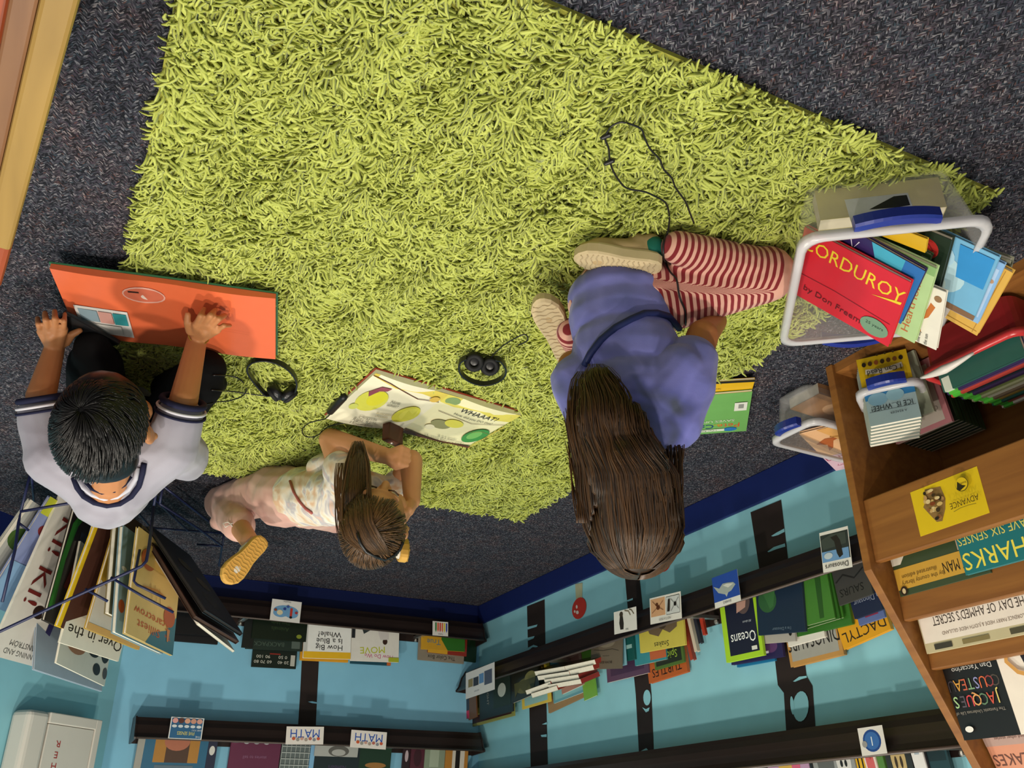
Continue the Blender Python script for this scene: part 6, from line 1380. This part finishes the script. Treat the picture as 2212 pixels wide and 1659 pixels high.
rackbook('cream soft-covered big book bending under the dark ones', (526,1421), (430,1346), (318,1170), 2.58, 2.51, 0.008, '#d8cbb8', [('r',.05,.9,.95,.98,'#e2dacb')], 0.0, hard=False)
rackbook('yellow scarecrow big book with teal corner and orange lettering', (373,1416), (272,1368), (296,1174), 2.45, 2.40, 0.010, '#cdb06a', [('p',[(0,1),(.62,1),(.5,.88),(.2,.80),(.0,.62)],'#2d6a7c'),('t','The',.16,.84,.045,'#b85028','c',0,1.6),('t','Silliest',.58,.83,.085,'#b85028','c',0,1.9),('t','Scarecrow',.54,.72,.085,'#b85028','c',0,1.7),('e',.17,.66,.13,.10,'#a8502c'),('p',[(.13,.78),(.2,.78),(.18,.90),(.15,.90)],'#b8784c'),('s',[(.3,.5),(.5,.48),(.8,.52)],.006,'#a8702c'),('s',[(.4,.6),(.45,.45),(.5,.58),(.55,.44),(.6,.6),(.65,.45)],.003,'#8a6a30'),('e',.75,.25,.15,.1,'#a85a2c'),('r',.2,.1,.8,.3,'#c0a050')])
rackbook('slate-blue big book edge just left of the scarecrow one', (352,1413), (250,1366), (264,1170), 2.47, 2.42, 0.014, '#7d9cab', [('r',.9,0,1,1,'#8aa8b4'),('e',.93,.75,.06,.06,'#a85028'),('e',.93,.4,.05,.02,'#dcdcd8')])
rackbook('dark-spined tan big book in the middle of the rack', (325,1368), (236,1325), (252,1130), 2.50, 2.45, 0.016, '#8a7a54', [('r',.4,0,.95,1,'#4a3c28')], spine='#4a3c28')
rackbook('mustard and white big book ending in er, mid rack', (300,1404), (187,1358), (244,1163), 2.54, 2.49, 0.010, '#c09a34', [('p',[(.45,.75),(1,.55),(1,1),(.6,1)],'#d8d2c4'),('t','er',.32,.72,.10,'#1c1814'),('r',.55,.30,.75,.60,'#232454'),('r',.0,.94,1,1,'#d8a860')])
rackbook('white big book with a leafy green tree, reading Over in the', (256,1429), (130,1388), (205,1125), 2.52, 2.46, 0.008, '#d9d4c4', [('t','Over in the',.48,.86,.085,'#1d1a16','c',.0,1.8),('p',[(.75,.74),(.92,.62),(.88,.50),(.96,.38),(.7,.32),(.2,.34),(.25,.47),(.4,.52),(.45,.64),(.62,.62),(.66,.72)],'#3d6a24'),('r',.05,.0,.95,.36,'#a5a844'),('p',[(.1,.2),(.5,.33),(.8,.25),(.6,.1)],'#c2c468'),('e',.45,.12,.2,.06,'#7d8434')], hard=False)
rackbook('slim big book with a bright yellow spine left of the leafy one', (185,1376), (124,1353), (211,1122), 2.49, 2.43, 0.011, '#d8b41c', [('r',.0,0,.9,1,'#4a2c24')], spine='#d8b41c')
rackbook('dark big book with green arched border and blue and red figures', (182,1380), (96,1340), (158,1112), 2.52, 2.46, 0.010, '#231c1c', [('p',[(.75,.0),(.95,.2),(1,.5),(1,.9),(.88,.9),(.9,.5),(.82,.2),(.6,.0)],'#2f7a2c'),('r',.15,.22,.72,.45,'#33394c'),('p',[(.1,.5),(.7,.46),(.8,.7),(.2,.75)],'#5a1e1c'),('e',.4,.55,.07,.04,'#a86a54'),('e',.5,.8,.07,.03,'#8c6454'),('r',.1,.05,.5,.18,'#8c4a3c')])
rackbook('pale blue-grey big book back rising high at the left', (256,1505), (74,1446), (86,1237), 2.62, 2.58, 0.007, '#a7b6c6', [], 0.1)
rackbook('white big book with black cow patches behind the leafy one', (255,1496), (122,1432), (160,1240), 2.585, 2.54, 0.006, '#d4cfc0', [('e',.10,.72,.10,.10,'#17140f'),('e',.36,.76,.13,.06,'#17140f'),('e',.24,.9,.08,.05,'#17140f'),('e',.05,.9,.05,.05,'#4a4442'),('e',.72,.78,.2,.09,'#9a6a48'),('e',.82,.66,.15,.08,'#6a4430')], 0.1, False)
rackbook('tall white big book with large red KI! letters up its cover, in the rack', (78,1441), (-22,1414), (119,1098), 2.50, 2.40, 0.010, '#cfcac2', [('t','MANNING AND',.40,.94,.035,'#4a4844','c',0,1.1),('t','GRANSTRÖM',.38,.89,.035,'#4a4844','c',0,1.1),('e',.42,.70,.13,.04,'#2a1c16'),('e',.25,.68,.1,.06,'#d8d4cc'),('t','KI! KI!',.80,.40,.14,'#6a2420','c',1.52,1.2),('r',.0,.70,.12,.86,'#2c2858'),('r',.0,.56,.1,.68,'#5a1c20')], hard=False)
rackbook('lilac-blue big book with a lime label at the outer end of the rack', (35,1330), (-34,1304), (88,1106), 2.46, 2.38, 0.010, '#7d88b4', [('r',.45,.0,1,.16,'#b4b832'),('e',.5,.28,.3,.06,'#7a2c30'),('e',.4,.42,.1,.04,'#b8bccc'),('r',0,.6,1,1,'#7ea0c4')])
rackbook('grey big book with a green circle, leftmost in the rack', (-4,1290), (-66,1264), (42,1112), 2.43, 2.36, 0.010, '#a8a8a2', [('e',.5,.4,.4,.12,'#3f5a26'),('r',.9,.0,1,1,'#d8d0c2')])
# ---------------------------------------------------------------- the rug is laid last: its pile lies flat under what stands on it
rug = empty('shag_rug', (-0.7, 1.65, 0), 'lime green shag rug with long yarn pile spread over the dark carpet', 'rug')
ro = Vector(rug.location)
mb = MB(); mb.prism([p-ro for p in rug_quad], (0, 0, RUGZ)); mb.build('backing', M('#8f8f38', 0.9), rug)
def shag():
    rng = np.random.default_rng(3)
    sp = RUG_SPACING
    xs = np.arange(-1.55, 0.1, sp); ys = np.arange(0.6, 2.7, sp)
    gx, gy = np.meshgrid(xs, ys)
    P = np.stack([gx.ravel(), gy.ravel()], 1); P += rng.uniform(-0.5, 0.5, P.shape)*sp
    q = rug_quad
    P = P[in_quad(P, q)]
    N = len(P)
    def field(s, seed):
        r = np.random.default_rng(seed); out = np.zeros(N)
        for k in range(14):
            an = r.uniform(0, 2*PI); f = s*r.uniform(0.5, 1.6); ph = r.uniform(0, 2*PI)
            out += np.sin((P[:, 0]*math.cos(an)+P[:, 1]*math.sin(an))*f*2*PI+ph)
        return out/math.sqrt(7)
    # each tuft of yarn falls its own way; long waves of fallen pile run across the rug
    main = math.radians(62) + field(3.2, 1)*0.9 + field(9, 2)*0.8 + rng.normal(0, 0.55, N)
    lean = np.clip(1.12 + 0.20*field(6, 4) + rng.normal(0, 0.2, N), 0.4, 1.45)       # angle from upright at mid length
    Ls = rng.uniform(0.030, 0.044, N)
    ed = np.ones(N)*9
    for i in range(4):
        a_, b_ = q[i], q[(i+1) % 4]; L_ = math.hypot(b_[0]-a_[0], b_[1]-a_[1])
        ed = np.minimum(ed, np.abs((b_[0]-a_[0])*(P[:, 1]-a_[1])-(b_[1]-a_[1])*(P[:, 0]-a_[0]))/L_)
    Ls = Ls*np.clip(0.62+ed/0.08, 0.62, 1.0)
    hz = np.ones(N)*1.0
    cap = np.ones(N)*1.0
    for poly, zc in PRESS:
        poly = [tuple(p) for p in poly]
        inside = np.zeros(N, bool); j = len(poly)-1
        for i in range(len(poly)):
            xi, yi = poly[i][:2]; xj, yj = poly[j][:2]
            cond = ((yi > P[:, 1]) != (yj > P[:, 1])) & (P[:, 0] < (xj-xi)*(P[:, 1]-yi)/((yj-yi) if abs(yj-yi) > 1e-9 else 1e-9)+xi)
            inside ^= cond; j = i
        cap = np.where(inside, np.minimum(cap, zc), cap)
    nseg = 5
    pts = np.zeros((N, nseg, 3)); pts[:, 0, :2] = P; pts[:, 0, 2] = RUGZ-0.001
    ang0 = lean*0.25; step = Ls/(nseg-1)
    curl = rng.normal(0, 0.6, N)
    for k in range(1, nseg):
        t = k/(nseg-1)
        a = np.minimum(ang0 + (lean*1.75-ang0)*t, 1.75)
        d = main + curl*k*0.55
        pts[:, k, 0] = pts[:, k-1, 0] + np.sin(a)*np.cos(d)*step
        pts[:, k, 1] = pts[:, k-1, 1] + np.sin(a)*np.sin(d)*step
        pts[:, k, 2] = np.maximum(pts[:, k-1, 2] + np.cos(a)*step, RUGZ+0.002)
    top = np.maximum(pts[:, :, 2].max(1)-RUGZ, 1e-4)
    sc = np.minimum(1.0, np.maximum(cap-RUGZ, 0.0015)/top)
    pts[:, :, 2] = RUGZ + (pts[:, :, 2]-RUGZ)*sc[:, None]
    rad = np.array([0.0022, 0.0028, 0.0029, 0.0026, 0.0013])[None, :]*rng.uniform(0.85, 1.25, (N, 1))
    tan = np.gradient(pts, axis=1); tan /= np.linalg.norm(tan, axis=2, keepdims=True)+1e-9
    ref = np.zeros_like(tan); ref[:, :, 0] = np.cos(main+PI/2)[:, None]; ref[:, :, 1] = np.sin(main+PI/2)[:, None]
    u = ref - tan*(ref*tan).sum(2, keepdims=True); u /= np.linalg.norm(u, axis=2, keepdims=True)+1e-9
    w = np.cross(tan, u)
    V = np.zeros((N, nseg, 3, 3))
    for k in range(3):
        a = 2*PI*k/3
        V[:, :, k, :] = pts + (u*math.cos(a)+w*math.sin(a))*rad[:, :, None]
    V = V.reshape(-1, 3) - np.array(ro)
    base = (np.arange(N)*nseg*3)[:, None]
    F = []
    for s_ in range(nseg-1):
        for k in range(3):
            k2 = (k+1) % 3
            F.append([s_*3+k, s_*3+k2, (s_+1)*3+k2, (s_+1)*3+k])
    F = np.array(F)
    Fc = (base[:, :, None] + F[None]).reshape(-1, 4)
    me = bpy.data.meshes.new('pile')
    me.vertices.add(len(V)); me.vertices.foreach_set('co', V.ravel())
    me.loops.add(Fc.size); me.loops.foreach_set('vertex_index', Fc.ravel().astype(np.int32))
    me.polygons.add(len(Fc)); me.polygons.foreach_set('loop_start', np.arange(0, Fc.size, 4, dtype=np.int32))
    me.polygons.foreach_set('use_smooth', np.ones(len(Fc), bool))
    at = me.attributes.new('yarn', 'FLOAT', 'FACE')
    at.data.foreach_set('value', np.repeat(rng.uniform(0, 1, N), len(F)).astype(np.float32))
    me.update(); me.validate()
    m, nt, b2 = new_mat('shag_yarn')
    an = nt.nodes.new('ShaderNodeAttribute'); an.attribute_name = 'yarn'
    r = nt.nodes.new('ShaderNodeValToRGB'); e = r.color_ramp.elements
    e[0].color = (*lin('#9da646'), 1); e[1].color = (*lin('#c0c866'), 1)
    nt.links.new(an.outputs['Fac'], r.inputs['Fac']); nt.links.new(r.outputs['Color'], b2.inputs['Base Color'])
    b2.inputs['Roughness'].default_value = 0.7; b2.inputs['Specular IOR Level'].default_value = 0.25
    b2.inputs['Sheen Weight'].default_value = 0.15
    me.materials.append(m)
    o = bpy.data.objects.new('pile', me); COL.objects.link(o); o.parent = rug; o['kind'] = 'stuff'
RUG_SPACING = 0.0063
shag()
